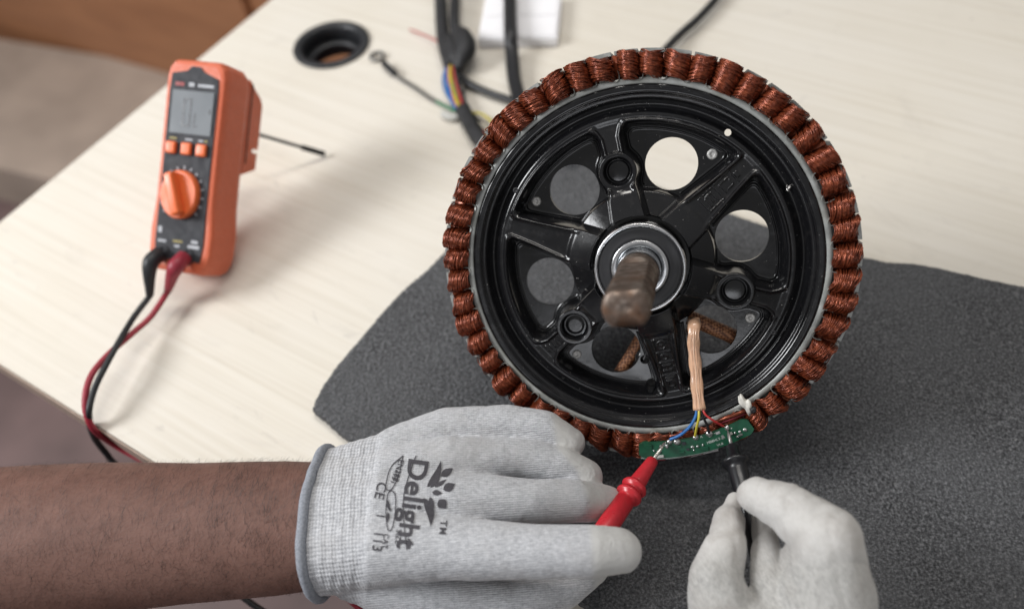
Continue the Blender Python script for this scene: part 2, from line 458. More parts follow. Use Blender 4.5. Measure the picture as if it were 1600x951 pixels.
# ------------------------------------------------------------------ foam mat
MZ = .008
def edgecurve(pts, n):
    P = crom([at(x, y, MZ) for x, y in pts], 24)
    s = np.r_[0, np.cumsum(np.linalg.norm(np.diff(P, axis=0), axis=1))]; u = np.linspace(0, s[-1], n)
    return np.stack([np.interp(u, s, P[:, i]) for i in range(3)], 1)
NU, NV = 300, 240
near = edgecurve([(488, 638), (548, 687), (690, 780), (940, 965), (1800, 1560)], NU)
far = edgecurve([(850, 217), (1030, 291), (1160, 338), (1350, 399), (1445, 412), (1542, 434), (1760, 480), (1950, 530)], NU)
left = edgecurve([(488, 638), (500, 608), (537, 555), (622, 459), (690, 396), (850, 217)], NV)
right = edgecurve([(1800, 1560), (1950, 530)], NV)
u = np.linspace(0, 1, NU)[None, :, None]; v = np.linspace(0, 1, NV)[:, None, None]
G = (1 - v) * near[None] + v * far[None] + (1 - u) * left[:, None] + u * right[:, None] - ((1 - u) * (1 - v) * near[0] + u * (1 - v) * near[-1] + (1 - u) * v * far[0] + u * v * far[-1])
def vnoise(P, f, seed=0):
    r = np.random.default_rng(seed); out = 0
    for k in range(6):
        w = r.normal(size=2); w /= np.linalg.norm(w); out = out + np.sin((P[..., 0] * w[0] + P[..., 1] * w[1]) * f * (0.7 + .6 * r.random()) + r.random() * 6.28)
    return out / 6
G[..., 2] = MZ + .0010 * vnoise(G, 60, 1) + .0004 * vnoise(G, 400, 2) + rng.normal(size=G.shape[:2]) * .00010
# rim of the sheet: rounded edge, ragged
e = np.minimum(np.minimum(np.arange(NU)[None], NU - 1 - np.arange(NU)[None]), np.minimum(np.arange(NV)[:, None], NV - 1 - np.arange(NV)[:, None]))
G[..., 2] -= np.where(e == 0, .0018, np.where(e == 1, .0004, 0))
G[..., :2] += np.where((e == 0)[..., None], rng.normal(size=G.shape[:2] + (2,)) * .00025, 0)
V = G.reshape(-1, 3).tolist(); F = [(j * NU + i, j * NU + i + 1, (j + 1) * NU + i + 1, (j + 1) * NU + i) for j in range(NV - 1) for i in range(NU - 1)]
loop = [i for i in range(NU)] + [j * NU + NU - 1 for j in range(1, NV)] + [(NV - 1) * NU + i for i in range(NU - 2, -1, -1)] + [j * NU for j in range(NV - 2, 0, -1)]
nb = len(V); V += [(V[i][0], V[i][1], .0003) for i in loop]
for i in range(len(loop)):
    j = (i + 1) % len(loop); F.append((loop[i], nb + i, nb + j, loop[j]))
mat_o = link('foam_mat', V, F, MT['foam']); tag(mat_o, 'dark grey speckled foam mat lying under the motor stator', 'mat')
# ------------------------------------------------------------------ hub motor stator
N_C = np.array([-.231, .234, -1.]); N_C /= np.linalg.norm(N_C)
E1 = np.array([1., 0, 0]) - N_C * N_C[0]; E1 /= np.linalg.norm(E1); E2 = np.cross(N_C, E1)
C_C = np.array([(1001.7 - 800) / FPX, (413 - 475.5) / FPX, 1]) * .40726
WM = np.stack([MC @ E1, MC @ E2, MC @ N_C], 1); WC = CPOS + MC @ C_C
motor = empty('hub_motor_stator', WC, WM)
tag(motor, 'hub motor stator with copper coils around a black six-spoke hub and rusty axle', 'motor')
def wl(px, py, z=0.):
    """photo pixel -> stator coordinates in mm on the plane z"""
    d = np.array([(px - 800) / FPX, (py - 475.5) / FPX, 1]); t = ((C_C + N_C * z / 1000) @ N_C) / (d @ N_C)
    P = d * t - C_C; return np.array([P @ E1 * 1000, P @ E2 * 1000, z])
def ww(p): return WC + WM @ (np.asarray(p, float) / 1000)
mm = lambda VF: ([tuple(np.asarray(v, float) / 1000) for v in VF[0]], VF[1])
def wpart(name, VF, mat, parent=motor, smooth=True):
    V, F = mm(VF); return link(name, V, F, mat, parent, smooth)
PH = .9
def hub():
    nr, nt = 232, 1400
    r = np.linspace(23.6, 92.2, nr); th = np.arange(nt) / nt * 2 * math.pi
    R, T = np.meshgrid(r, th, indexing='ij'); X, Y = R * np.cos(T), R * np.sin(T)
    pr = np.array([(23, 8), (26, 8), (38, 3.6), (40, 2.0), (60, -2.5), (74, -5.2), (75.6, -4.7), (77.4, -4.3), (79, -5.2), (80.4, -7.2), (81.8, -8.6), (83.4, -8.6), (84.4, -6.2), (85.2, -2.6), (85.9, -1.7), (86.7, -2.3), (87.3, -2.6), (87.9, -.5), (89.5, -.1), (89.8, -.5), (90.2, -.1), (91.6, 0), (92.2, -.7)])
    zs = np.interp(R, pr[:, 0], pr[:, 1])
    k = np.array([.25, .5, .25])
    def sm(a, n):
        for _ in range(n):
            a = np.vstack([a[:1], a[:-2] * .25 + a[1:-1] * .5 + a[2:] * .25, a[-1:]])
        return a
    zs = sm(zs, 8)
    ang = np.degrees(T) - PH
    sp = np.round((ang - 45) / 60); sa = 45 + 60 * sp; rel = np.radians(ang - sa)
    boss = (np.mod(sp, 2) == 1)              # 105, 225, 345 carry a round boss
    along, across = R * np.cos(rel), R * np.sin(rel)
    wplain = np.interp(along, [26, 40, 60, 73], [9.6, 9.0, 7.0, 6.2])
    wboss = np.interp(along, [26, 40, 60, 68, 74], [8.2, 7.2, 5.4, 5.6, 8.2])
    w = np.where(boss, wboss, wplain)
    dside = np.abs(across) - w
    def smin(a, b, kk):
        h = np.clip(.5 + .5 * (b - a) / kk, 0, 1); return b * (1 - h) + a * h - kk * h * (1 - h)
    d = smin(dside, 73.8 - R, 4.0)
    bd = np.where(boss, np.hypot(along - 50.3, across), 99.)
    d = smin(d, bd - 9.6, 1.8)
    zfl = -15.0 + (sstep(39.6, 37.9, R)) * (7.0 + np.clip(38 - R, 0, 20) * .42)
    zt = zs + 1.5 * np.exp(-((d + 1.1) / 1.0) ** 2) * sstep(36, 44, R) * (R < 76)
    z = zt + (zfl - zt) * sstep(-.1, 2.4, d)
    # shallow fillet line inside the pocket wall
    z += .5 * np.exp(-((d - 3.3) / .5) ** 2) * (d > 0) * (R > 41)
    zb = -.2 + 1.6 - 5.2 * sstep(7.8, 6.3, bd) + .5 * sstep(5.4, 3.6, bd)
    z = z + (zb - z) * sstep(10.5, 9.4, bd)
    # gap round the bearing
    z = z + (-5.5 - z) * sstep(26.6, 25.4, R)
    # cast marks
    rel_h = np.zeros_like(z)
    def bar(mask, u0, u1, v0, v1, h=.45):
        rel_h[mask & (along > u0) & (along < u1) & (across > v0) & (across < v1)] = h * 1.3
    def ring(mask, u, v, r0, r1, h=.45):
        q = np.hypot(along - u, across - v); rel_h[mask & (q > r0) & (q < r1)] = h
    s45, s255, s225 = np.mod(sa, 360) == 45, np.mod(sa, 360) == 285, np.mod(sa, 360) == 225
    for u0, u1, v0, v1 in ((44, 45, -4.5, 4.5), (53.4, 54.2, -4.5, 4.5), (64, 64.8, -3.5, 4), (44, 64.8, 4, 4.6), (44, 53.5, -4.6, -4), (46.2, 47, -3, 2), (48.4, 49.2, -2, 3.2), (50.6, 51.4, -3, 3), (47, 51, 2.2, 2.9), (56, 62, 2, 2.6), (56, 56.7, -3, 2), (58, 62, -2.6, -2), (61.5, 62.2, -2, 1), (65.3, 67.2, -1.6, 1.8)):
        bar(s45, u0, u1, v0, v1)
    for u0, u1, v0, v1 in ((41, 41.7, -4.2, 4.2), (49, 49.7, -4.2, 4.2), (55, 55.7, -4.2, 4.2), (63, 63.7, -4, 4), (41, 70, 4, 4.6), (41, 70, -4.6, -4), (57, 58, -2.5, 2.5), (60, 61, -2.5, 2.5), (58, 60, -.4, .4), (64.8, 65.5, -2.5, 2.5), (66.6, 67.3, -2.5, 1)):
        bar(s255, u0, u1, v0, v1, .55)
    ring(s255, 45.2, 0, 2.0, 2.7, .55); ring(s255, 45.2, 0, 0, .8, .55); ring(s255, 52.4, 0, 1.2, 2, .55); ring(s255, 69, 0, 1.4, 2.1, .55)
    for i, u0 in enumerate((62, 64.3, 66.6, 69, 71.3)):
        bar(s225, u0, u0 + .7, -3 + (i % 2), 3 - (i % 3)); bar(s225, u0, u0 + 1.8, -1 + i % 3, -.4 + i % 3)
    z = z + rel_h * (dside < -.4)
    holes = [(53.5 * math.cos(math.radians(15 + 60 * i + PH)), 53.5 * math.sin(math.radians(15 + 60 * i + PH)), 13.8, -15.) for i in range(6)]
    for rr, aa, hr, zz in ((79.3, 59.3, 1.75, -6), (70.8, -84.0, 2.6, -15), (57.0, -86.6, 2.6, -15), (79.6, -121.8, 1.3, -6)):
        holes.append((rr * math.cos(math.radians(aa)), rr * math.sin(math.radians(aa)), hr, zz))
    idx = np.arange(nr * nt).reshape(nr, nt); nx = np.roll(idx, -1, 1)
    F = np.stack([idx[:-1], nx[:-1], nx[1:], idx[1:]], -1).reshape(-1, 4)
    P = np.stack([X.ravel(), Y.ravel(), z.ravel()], 1)
    cen = P[F].mean(1); keep = np.ones(len(F), bool)
    for cx, cy, hr, _ in holes: keep &= np.hypot(cen[:, 0] - cx, cen[:, 1] - cy) > hr
    F = F[keep][:, ::-1]; used = np.zeros(len(P), bool); used[F.ravel()] = True
    for cx, cy, hr, _ in holes:
        dx, dy = P[:, 0] - cx, P[:, 1] - cy; q = np.hypot(dx, dy); s = used & (q < hr)
        P[s, 0] = cx + dx[s] / q[s] * hr; P[s, 1] = cy + dy[s] / q[s] * hr
    V = P.tolist(); F = [tuple(f[::-1]) for f in F.tolist()]
    for cx, cy, hr, zz in holes:
        sg = 72 if hr > 5 else 24
        vv, ff = lathe([(hr - .02, zz + .25), (hr + .05, zz - 1.4), (hr + .02, zz - 3.2), (hr + 3, zz - 3.4)], sg)
        for i in range(sg):
            xx, yy = vv[i][0] + cx, vv[i][1] + cy
            ir = int(np.clip(round((math.hypot(xx, yy) - 23.6) / (92.2 - 23.6) * (nr - 1)), 0, nr - 1)); it = int(round((math.atan2(yy, xx) % (2 * math.pi)) / (2 * math.pi) * nt)) % nt
            vv[i] = (vv[i][0], vv[i][1], max(zz, z[max(0, ir - 1):ir + 2, max(0, it - 1):it + 2].max()) + .1)
        o = len(V); V += [(x + cx, y + cy, q) for x, y, q in vv]; F += [tuple(i + o for i in f) for f in ff]
    return V, F
V, F = mm(hub())
link('hub_casting', V, F, MT['enamel'], motor)
wpart('rim_wall', lathe([(92.15, -.6), (92.2, -34), (86, -34.5), (85.5, -9)], 160), MT['enamel'])
wpart('bearing_housing', lathe([(25.6, -5), (25.6, -30), (11, -30)], 80), MT['enamel'])
# rivets and dowels
for (r, a, z, rad, nm, mt) in ((66.9, 152.8, -15, 2.6, 'rivet', 'rivet'), (66.3, 59.4, -15, 2.8, 'rivet', 'rivet'), (65.8, -26.7, -15, 2.8, 'rivet', 'rivet'), (66.5, -122., -15, 2.6, 'rivet', 'rivet'),
        (78.5, 151.7, -5.4, 1.7, 'dowel', 'seal'), (78.2, -26.2, -5.4, 1.5, 'dowel', 'seal')):
    x, y = r * math.cos(math.radians(a)), r * math.sin(math.radians(a))
    V, F = lathe([(rad, z - 1), (rad, z + .5), (rad * .8, z + .95), (rad * .45, z + 1.0), (rad * .35, z + .75), (.01, z + .75)], 28)
    wpart(nm, ([(p[0] + x, p[1] + y, p[2]) for p in V], F), MT[mt])
# crumpled foil in one dowel hole
V, F = [], []
for i in range(9):
    a = rng.random() * 6.28; q = np.array([82 * math.cos(.515), 82 * math.sin(.515), -6.4]); dv = rng.normal(size=3) * 1.3; dv[2] = abs(dv[2]) * .6
    v2, f2 = tube([q, q + dv * .6, q + dv], [.7, .55, .2], 5); V, F = join((V, F), (v2, f2))
wpart('foil_scrap', (V, F), MT['ring'], smooth=False)
# plugs in the bosses
for i, a in enumerate((105, 225, 345)):
    x, y = 50.3 * math.cos(math.radians(a + PH)), 50.3 * math.sin(math.radians(a + PH))
    pf = [(6.0, -3.8), (5.6, -3.3), (4.8, -3.1), (.01, -3.05)] if i != 1 else [(6.2, -2.6), (6.0, -3.9), (5.0, -4.3), (2.5, -4.5), (.01, -4.5)]
    V, F = lathe(pf, 40); wpart('boss_plug', ([(p[0] + x, p[1] + y, p[2]) for p in V], F), MT['enamel'] if i != 1 else MT['chrome'])

# bearing
bear = wpart('bearing', lathe([(23.5, -5), (23.5, 12.4), (23.1, 12.9), (21.9, 12.9), (21.6, 12.3), (21.6, 9)], 128), MT['steel'])
wpart('seal', lathe([(21.6, 11.6), (21.2, 12.1), (19.5, 11.9), (17.2, 11.6), (16.2, 12.0), (15, 12.0), (14.7, 11.4)], 128), MT['seal'], bear)
wpart('inner_race', lathe([(14.8, 9), (14.7, 12.4), (14.3, 12.8), (11.7, 12.8), (11.2, 12.3), (11.1, 8)], 128), MT['steel'], bear)
# axle: polished seat, then rusty worn thread with two flats
wpart('axle_seat', lathe([(11.05, 5), (11.05, 15.5), (10.9, 25), (10.7, 27)], 64), MT['chrome'])
def axle():
    V, F = [], []; seg = 72; zz = np.r_[np.linspace(26, 98, 90), [100, 101.6, 102.4, 102.7, 102.75]]
    for i, z in enumerate(zz):
        base = 10.55 if z < 34 else 10.0
        base -= .35 * math.exp(-((z - 33) / 1.0) ** 2)
        if z > 98: base = np.interp(z, [98, 101.6, 102.4, 102.7, 102.75], [10.0, 9.9, 9.2, 8.9, 1.5])
        for k in range(seg):
            t = 2 * math.pi * k / seg
            thr = .30 * math.sin(2 * math.pi * (z / 2.6) - t) if 36 < z < 97 else 0
            r = base + thr + .05 * math.sin(3 * t + z * .31) * math.sin(z * .5 + t)
            x, y = r * math.cos(t), r * math.sin(t)
            if z > 36:
                f = 7.6 if z < 102 else 7.2; ca, sa = math.cos(-.12), math.sin(-.12)
                u, v = x * ca - y * sa, x * sa + y * ca; v = max(-f, min(f, v)); x, y = u * ca + v * sa, -u * sa + v * ca
            V.append((x, y, z - (.0 if i < len(zz) - 1 else 0)))
    n = len(zz)
    for i in range(n - 1):
        for k in range(seg): F.append((i * seg + k, i * seg + (k + 1) % seg, (i + 1) * seg + (k + 1) % seg, (i + 1) * seg + k))
    o = len(V); V.append((0, 0, 101.4))
    for k in range(seg): F.append(((n - 1) * seg + k, (n - 1) * seg + (k + 1) % seg, o))
    return V, F
wpart('axle', axle(), MT['rust'])
BACK = -(WC[2] - MZ - .0095 * math.cos(math.asin((WM[2, 2])))) / WM[2, 2] * 1000
wpart('rear_axle', lathe([(11, -6), (11, -50), (10, -51), (10, BACK + 1.5), (8.5, BACK), (.01, BACK)], 48), MT['chrome'])

# laminated core: yoke, teeth, slot liners, coils
NC, P0 = 51, math.radians(4.6)
wpart('yoke', lathe([(92.35, -33), (92.35, -.7), (92.6, -.35), (95.3, -.35), (95.6, -1), (95.6, -33)], 204, True), MT['lam'])
hw = math.pi / NC
V, F = box(95.0, 108.2, -2.7, 2.7, -33, -4.2)
sh = []
for z in (-33, -3.6):
    for rr in (107.7, 109.7):
        for t in np.linspace(-hw + .008, hw - .008, 7): sh.append((rr * math.cos(t), rr * math.sin(t), z))
f = []
for i in range(6):
    f += [(i, i + 1, 8 + i, 7 + i), (14 + i, 21 + i, 22 + i, 15 + i), (7 + i, 8 + i, 22 + i, 21 + i), (i, 14 + i, 15 + i, i + 1)]
f += [(0, 7, 21, 14), (6, 20, 27, 13)]
V, F = join((V, F), (sh, f)); V, F = mm((V, F))
tooth0 = link('tooth', V, F, MT['lam'], motor, False)
# slot liner: little film cuff standing at the inner end of each slot
lv = []
pts = [(99.5, -1.8), (97.2, -2.35), (95.2, -2.0), (94.25, -.9), (94.05, 0), (94.25, .9), (95.2, 2.0), (97.2, 2.35), (99.5, 1.8)]
lf = []
for x, y in pts: lv += [(x, y, -9), (x, y, 0.25)]
for x, y in pts: lv += [(x * 1 + .3 * (1 if x > 96 else 1), y * .86, -9), (x + .35, y * .86, 0.25)]
m = len(pts)
for i in range(m - 1):
    lf += [(2 * i, 2 * i + 2, 2 * i + 3, 2 * i + 1), (2 * m + 2 * i, 2 * m + 2 * i + 1, 2 * m + 2 * i + 3, 2 * m + 2 * i + 2), (2 * i + 1, 2 * i + 3, 2 * m + 2 * i + 3, 2 * m + 2 * i + 1)]
V, F = mm((lv, lf)); liner0 = link('slot_liner', V, F, MT['liner'], motor)
def coil(seed):
    r = np.random.default_rng(seed); V, F = [], []
    sl = r.choice([-1, 1]) * r.uniform(1.5, 4.2); fan = r.uniform(-.3, .5); y0, y1 = 95.2 + r.uniform(-.4, .5), 108.8 + r.uniform(-.4, .4); wx = r.uniform(5.8, 6.3); hz = r.uniform(8.0, 9.6)
    def path(yc, s, lift, slant, jit):
        a = s * math.radians(112); mid = (y0 + y1) / 2; dome = math.sqrt(max(.02, 1 - (abs(yc - mid) / (y1 - y0) * 1.85) ** 2.6))
        y = yc + slant * s + fan * (yc - mid) * (1 - s * s) * -.5 + jit * math.sin(s * 2.2 + seed)
        y = min(max(y, y0 - .3), y1 + .3)
        return (y, (wx + lift) * math.sin(a) * (.70 + .3 * dome), -4.0 + (hz * (.34 + .66 * dome) + lift) * math.cos(a))
    # filling core
    nS, nY = 9, 8; cv = []
    for j in range(nY):
        for i in range(nS): cv.append(path(y0 + (y1 - y0) * j / (nY - 1), -1 + 2 * i / (nS - 1), -.55, 0, 0))
    cf = [(j * nS + i, j * nS + i + 1, (j + 1) * nS + i + 1, (j + 1) * nS + i) for j in range(nY - 1) for i in range(nS - 1)]
    V, F = join((cv, cf), box(95.8, 107.6, -8.4, -2.75, -32, -4.8), box(95.8, 107.6, 2.75, 8.4, -32, -4.5))
    for i in range(44):
        yc = y0 + (y1 - y0) * (i + .5 + r.uniform(-.6, .6)) / 44; li = r.uniform(-.35, .55); sl_i = sl + r.normal() * 1.7; ji = r.normal() * .6
        P = [path(yc, s, li, sl_i, ji) for s in np.linspace(-1, 1, 11)]
        V, F = join((V, F), tube(P, .29, 5, False))
    V, F = mm((V, F)); me = bpy.data.meshes.new('coil')
    me.from_pydata([tuple(v) for v in V], [], F); me.polygons.foreach_set('use_smooth', [True] * len(me.polygons)); me.materials.append(MT['copper']); me.update(); return me
coils = [coil(s) for s in range(16)]
PCB_A0, PCB_A1 = math.radians(-88.3), math.radians(-53.6)
order = rng.integers(0, 16, NC)
for i in range(NC):
    a = P0 + i * 2 * hw
    if i == 0: t, l = tooth0, liner0
    else:
        t = tooth0.copy(); COL.objects.link(t); l = liner0.copy(); COL.objects.link(l)
    t.rotation_euler = (0, 0, a); l.rotation_euler = (0, 0, a + hw)
    c = bpy.data.objects.new('coil', coils[order[i]]); COL.objects.link(c); c.parent = motor; c.rotation_euler = (rng.normal() * .05, 0, a + rng.uniform(-.011, .011))
    an = (a + math.pi) % (2 * math.pi) - math.pi
    sc = rng.uniform(.90, 1.08); under = PCB_A0 - .02 < an < PCB_A1 - .03
    c.scale = (1, sc, .62 if under else rng.uniform(.82, 1.16))

# ---- circuit board on the coils
def arc_plate(a0, a1, r0, r1, z0, z1, n=40):
    V, F = [], []
    for z in (z0, z1):
        for i in range(n + 1):
            a = a0 + (a1 - a0) * i / n; e = min(1, min(i, n - i) / 2.0 * .5 + .62)
            rm, hr = (r0 + r1) / 2, (r1 - r0) / 2 * e
            V += [((rm - hr) * math.cos(a), (rm - hr) * math.sin(a), z), ((rm + hr) * math.cos(a), (rm + hr) * math.sin(a), z)]
    s = 2 * (n + 1)
    for i in range(n):
        p = 2 * i
        F += [(p, p + 2, p + 3, p + 1), (s + p, s + p + 1, s + p + 3, s + p + 2), (p, s + p, s + p + 2, p + 2), (p + 1, p + 3, s + p + 3, s + p + 1)]
    F += [(0, 1, s + 1, s), (2 * n, s + 2 * n, s + 2 * n + 1, 2 * n + 1)]
    return V, F
PZ = 5.2
pcb = wpart('circuit_board', arc_plate(PCB_A0, PCB_A1, 98.2, 107.8, PZ - 1.5, PZ), MT['pcb'], smooth=False)
wpart('potting_edge', arc_plate(PCB_A0 + .01, PCB_A1 - .2, 107.7, 108.5, PZ - 2.2, PZ - .2), plain('clear_potting', (.25, .30, .27), .3, 0, .4), pcb)
def blob(px, py, rx, h, mat, name='solder_joint', z=PZ):
    p = wl(px, py, z); V, F = lathe([(rx, z - .1), (rx * .95, z + h * .3), (rx * .7, z + h * .75), (rx * .3, z + h), (.01, z + h * 1.05)], 14)
    V = [(v[0] * (1 + .25 * math.sin(px)) + p[0], v[1] + p[1], v[2]) for v in V]; return wpart(name, (V, F), mat, pcb)
for px, py, r, h in ((1046, 690, 1.5, .9), (1058, 690, 1.9, 1.2), (1087, 683, 1.7, 1.1), (1108, 677, 1.7, 1.2), (1082, 698, .9, .7), (1090, 697, .8, .7), (1098, 695, .9, .7), (1084, 703, .6, .4), (1136, 668, 1.7, 1.0), (1148, 676, .8, .6), (1156, 674, .8, .6), (1164, 671, 1.0, .7), (1152, 682, .6, .4), (1022, 704, .7, .5), (1042, 697, 1.3, .5)):
    blob(px, py, r, h, MT['solder'])
for i in range(16):
    a_ = PCB_A0 + .03 + (PCB_A1 - PCB_A0 - .06) * rng.random(); r_ = rng.uniform(99.5, 106.8); w_, h_ = rng.uniform(.5, 1.3), rng.uniform(.4, .8)
    V, F = box(-w_, w_, -h_, h_, PZ - .05, PZ + rng.uniform(.3, .8), .1); V, F = xf((V, F), rotz(a_ + 1.57, (r_ * math.cos(a_), r_ * math.sin(a_), 0)))
    wpart('component', (V, F), MT[['panel', 'solder', 'pcb', 'clear'][i % 4]], pcb, False)
# chip-like sensor under the lacquer
for px, py in ((1013, 697), (1101, 700)):
    p = wl(px, py, PZ); V, F = box(p[0] - 2.0, p[0] + 2.0, p[1] - 1.3, p[1] + 1.3, PZ, PZ + .7, .15); wpart('sensor_chip', (V, F), MT['pcb'], pcb, False)

def text_mesh(body, size, bold=0., spacing=1.0):
    cu = bpy.data.curves.new('t', 'FONT'); cu.body = body; cu.size = size; cu.align_x = 'CENTER'; cu.align_y = 'CENTER'; cu.offset = bold; cu.space_character = spacing; cu.resolution_u = 4
    ob = bpy.data.objects.new('t', cu); COL.objects.link(ob); dg = bpy.context.evaluated_depsgraph_get(); dg.update()
    me = bpy.data.meshes.new_from_object(ob.evaluated_get(dg)); V = [tuple(v.co) for v in me.vertices]; F = [tuple(p.vertices) for p in me.polygons]
    bpy.data.objects.remove(ob); bpy.data.curves.remove(cu); bpy.data.meshes.remove(me); return V, F
for body, px, py, s in (('HB8HLT-01', 1119, 687, 2.1), ('V1.0', 1125, 694, 1.9), ('+', 1143, 669, 2.2), ('-', 1116, 676, 2.4), ('A', 1096, 682, 2.0)):
    p = wl(px, py, PZ + .12); a = math.atan2(p[1], p[0]) + math.pi / 2
    V, F = text_mesh(body, s); V, F = xf((V, F), rotz(a, (p[0], p[1], PZ + .12))); wpart('board_lettering', (V, F), MT['silk'], pcb, False)

# ---- sensor cable coming through the hub and its wires
def wpath(lst, n=10): return crom([wl(px, py, z) for px, py, z in lst], n)
P = wpath([(1081, 520, -26), (1083, 506, -14), (1085, 500, -4), (1084, 520, 2.0), (1084, 545, 1.5), (1087, 575, 2.5), (1089, 605, 5), (1093, 640, 8)], 8)
cab = wpart('sensor_cable', tube(P, [3.2 + .25 * math.sin(i * .7) for i in range(len(P))], 16, True, .5, (0, 0, 1)), MT['sleeve'])
for off, cc in ((-2.2, (.60, .38, .26)), (-1.1, (.54, .32, .21)), (0., (.64, .42, .29)), (1.1, (.52, .31, .20)), (2.2, (.60, .37, .25))):
    Q = P + np.array([off, off * .12, 0]); Q[:, 2] += 1.3 - off * off * .16; Q[:, 0] += .15 * np.sin(np.arange(len(Q)) * .5 + off * 3)
    V, F = tube(Q[20:], .58, 7, True); wpart('inner_wire', (V, F), plain('wire_in_sleeve', cc, .16, 0, .8, var=.1, scale=90), cab)
for nm, lst, rad in (('blue', [(1089, 636, 8), (1087, 650, 9), (1078, 666, 9), (1063, 679, 7.5), (1047, 686, PZ + .7)], .85), ('yellow', [(1092, 636, 8.2), (1092, 652, 10), (1089, 665, 9), (1086, 681, PZ + .6)], .7), ('red', [(1097, 637, 8), (1103, 648, 10), (1117, 658, 9.5), (1131, 666, PZ + .7)], .6), ('black', [(1095, 637, 7.5), (1098, 650, 9), (1105, 664, 8), (1108, 676, PZ + .6)], .7)):
    wpart(nm + '_wire', tube(wpath(lst, 8), rad, 8), MT[nm], cab)
# braided sleeves behind the hub
wpart('braided_sleeve', tube(wpath([(1060, 488, -26), (1080, 497, -23), (1115, 512, -23), (1150, 528, -25), (1180, 548, -30)], 8), 4.3, 16), MT['braid'])
wpart('braided_sleeve', tube(wpath([(1015, 505, -26), (1000, 530, -24), (985, 556, -24), (968, 582, -26), (955, 600, -30)], 8), 3.6, 16), MT['braid'])
# phase leads and maroon sleeving tucked under the board
for lst, m_, rd in (([(1012, 712, 2), (1024, 717, 3), (1040, 716, 2)], 'maroon', .9), ([(1030, 716, 1), (1050, 714, 2.5), (1068, 712, 1)], 'white', .8), ([(1060, 712, 2), (1080, 710, 3), (1098, 706, 2)], 'maroon', 1.0), ([(1080, 712, 0), (1100, 707, 2), (1122, 702, 1)], 'white', .7), ([(1012, 690, 3), (1025, 682, 5), (1042, 681, 4.5)], 'copper', .8), ([(1115, 660, 2), (1135, 652, 4), (1155, 645, 4), (1175, 636, 2)], 'copper', 1.0), ([(1120, 662, 1), (1140, 655, 3.5), (1165, 645, 2)], 'maroon', .8), ([(1042, 682, 3), (1060, 678, 4.5), (1078, 674, 3)], 'copper', .7)):
    wpart('phase_lead', tube(wpath(lst, 6), rd, 7), MT[m_])
# white glue lump
bm = bmesh.new(); bmesh.ops.create_icosphere(bm, subdivisions=3, radius=1)
for v in bm.verts:
    c = v.co.copy(); k = 1 + .28 * math.sin(5 * c.x + 3 * c.y) + .2 * math.sin(7 * c.y + 4 * c.z)
    v.co = Vector((c.x * 5.6 * k, c.y * 2.2 * k, c.z * 2.0 * k))
p = wl(1167, 633, 5); bm.verts.index_update()
V = [tuple(v.co) for v in bm.verts]; F = [tuple(v.index for v in f.verts) for f in bm.faces]; bm.free()
wpart('glue_lump', xf((V, F), rotz(-.95, p)), MT['glue'])
p = wl(1177, 640, 6); V, F = lathe([(1.7, 5), (1.5, 7.4), (.6, 7.7), (.01, 7.4)], 16); wpart('glue_cap', ([(v[0] + p[0], v[1] + p[1], v[2]) for v in V], F), MT['seal'])
# ------------------------------------------------------------------ multimeter
yaw, lean = -.3549, .8794
f_ = np.array([math.sin(yaw), -math.cos(yaw), 0]); x_ = np.cross([0, 0, 1.], f_)
y_ = np.array([0, 0, 1.]) * math.cos(lean) - f_ * math.sin(lean); z_ = np.cross(x_, y_)
MO = np.array([-.2349, .3759, .0239])
meter = empty('multimeter', MO, np.stack([x_ * .945, y_ * 1.0904, z_ * 1.2744], 1))
tag(meter, 'orange digital multimeter propped on its stand at the table corner', 'multimeter')
def mpart(name, VF, mat, parent=meter, smooth=False): return link(name, VF[0], VF[1], mat, parent, smooth)
prof = [(.0, .0185), (.002, .0222), (.006, .0250), (.012, .0268), (.026, .0272), (.036, .0262), (.046, .0252), (.08, .0250), (.112, .0252), (.128, .0252), (.134, .0238), (.1375, .0205), (.1383, .0165)]
def outline(ins=0.):
    ys = np.array([p[0] for p in prof]); xs = np.array([p[1] for p in prof])
    k = (xs - ins) / xs; yy = .069 + (ys - .069) * (.0692 - ins) / .0692
    return [(x, y) for x, y in zip(xs * k, yy)] + [(-x, y) for x, y in zip((xs * k)[::-1], yy[::-1])]
lay = [(0.0038, 0.0), (.0016, -.0004), (.0004, -.0022), (0, -.005), (0, -.021), (.001, -.0242), (.0035, -.0268)]
V, F = [], []
for ins, z in lay: V += [(x, y, z) for x, y in outline(ins)]
m = 2 * len(prof)
for i in range(len(lay) - 1):
    for k in range(m): F.append((i * m + k, (i + 1) * m + k, (i + 1) * m + (k + 1) % m, i * m + (k + 1) % m))
F.append(tuple(range(m))); F.append(tuple((len(lay) - 1) * m + k for k in range(m))[::-1])
shell = mpart('shell', (V, F), MT['orange'], smooth=False)
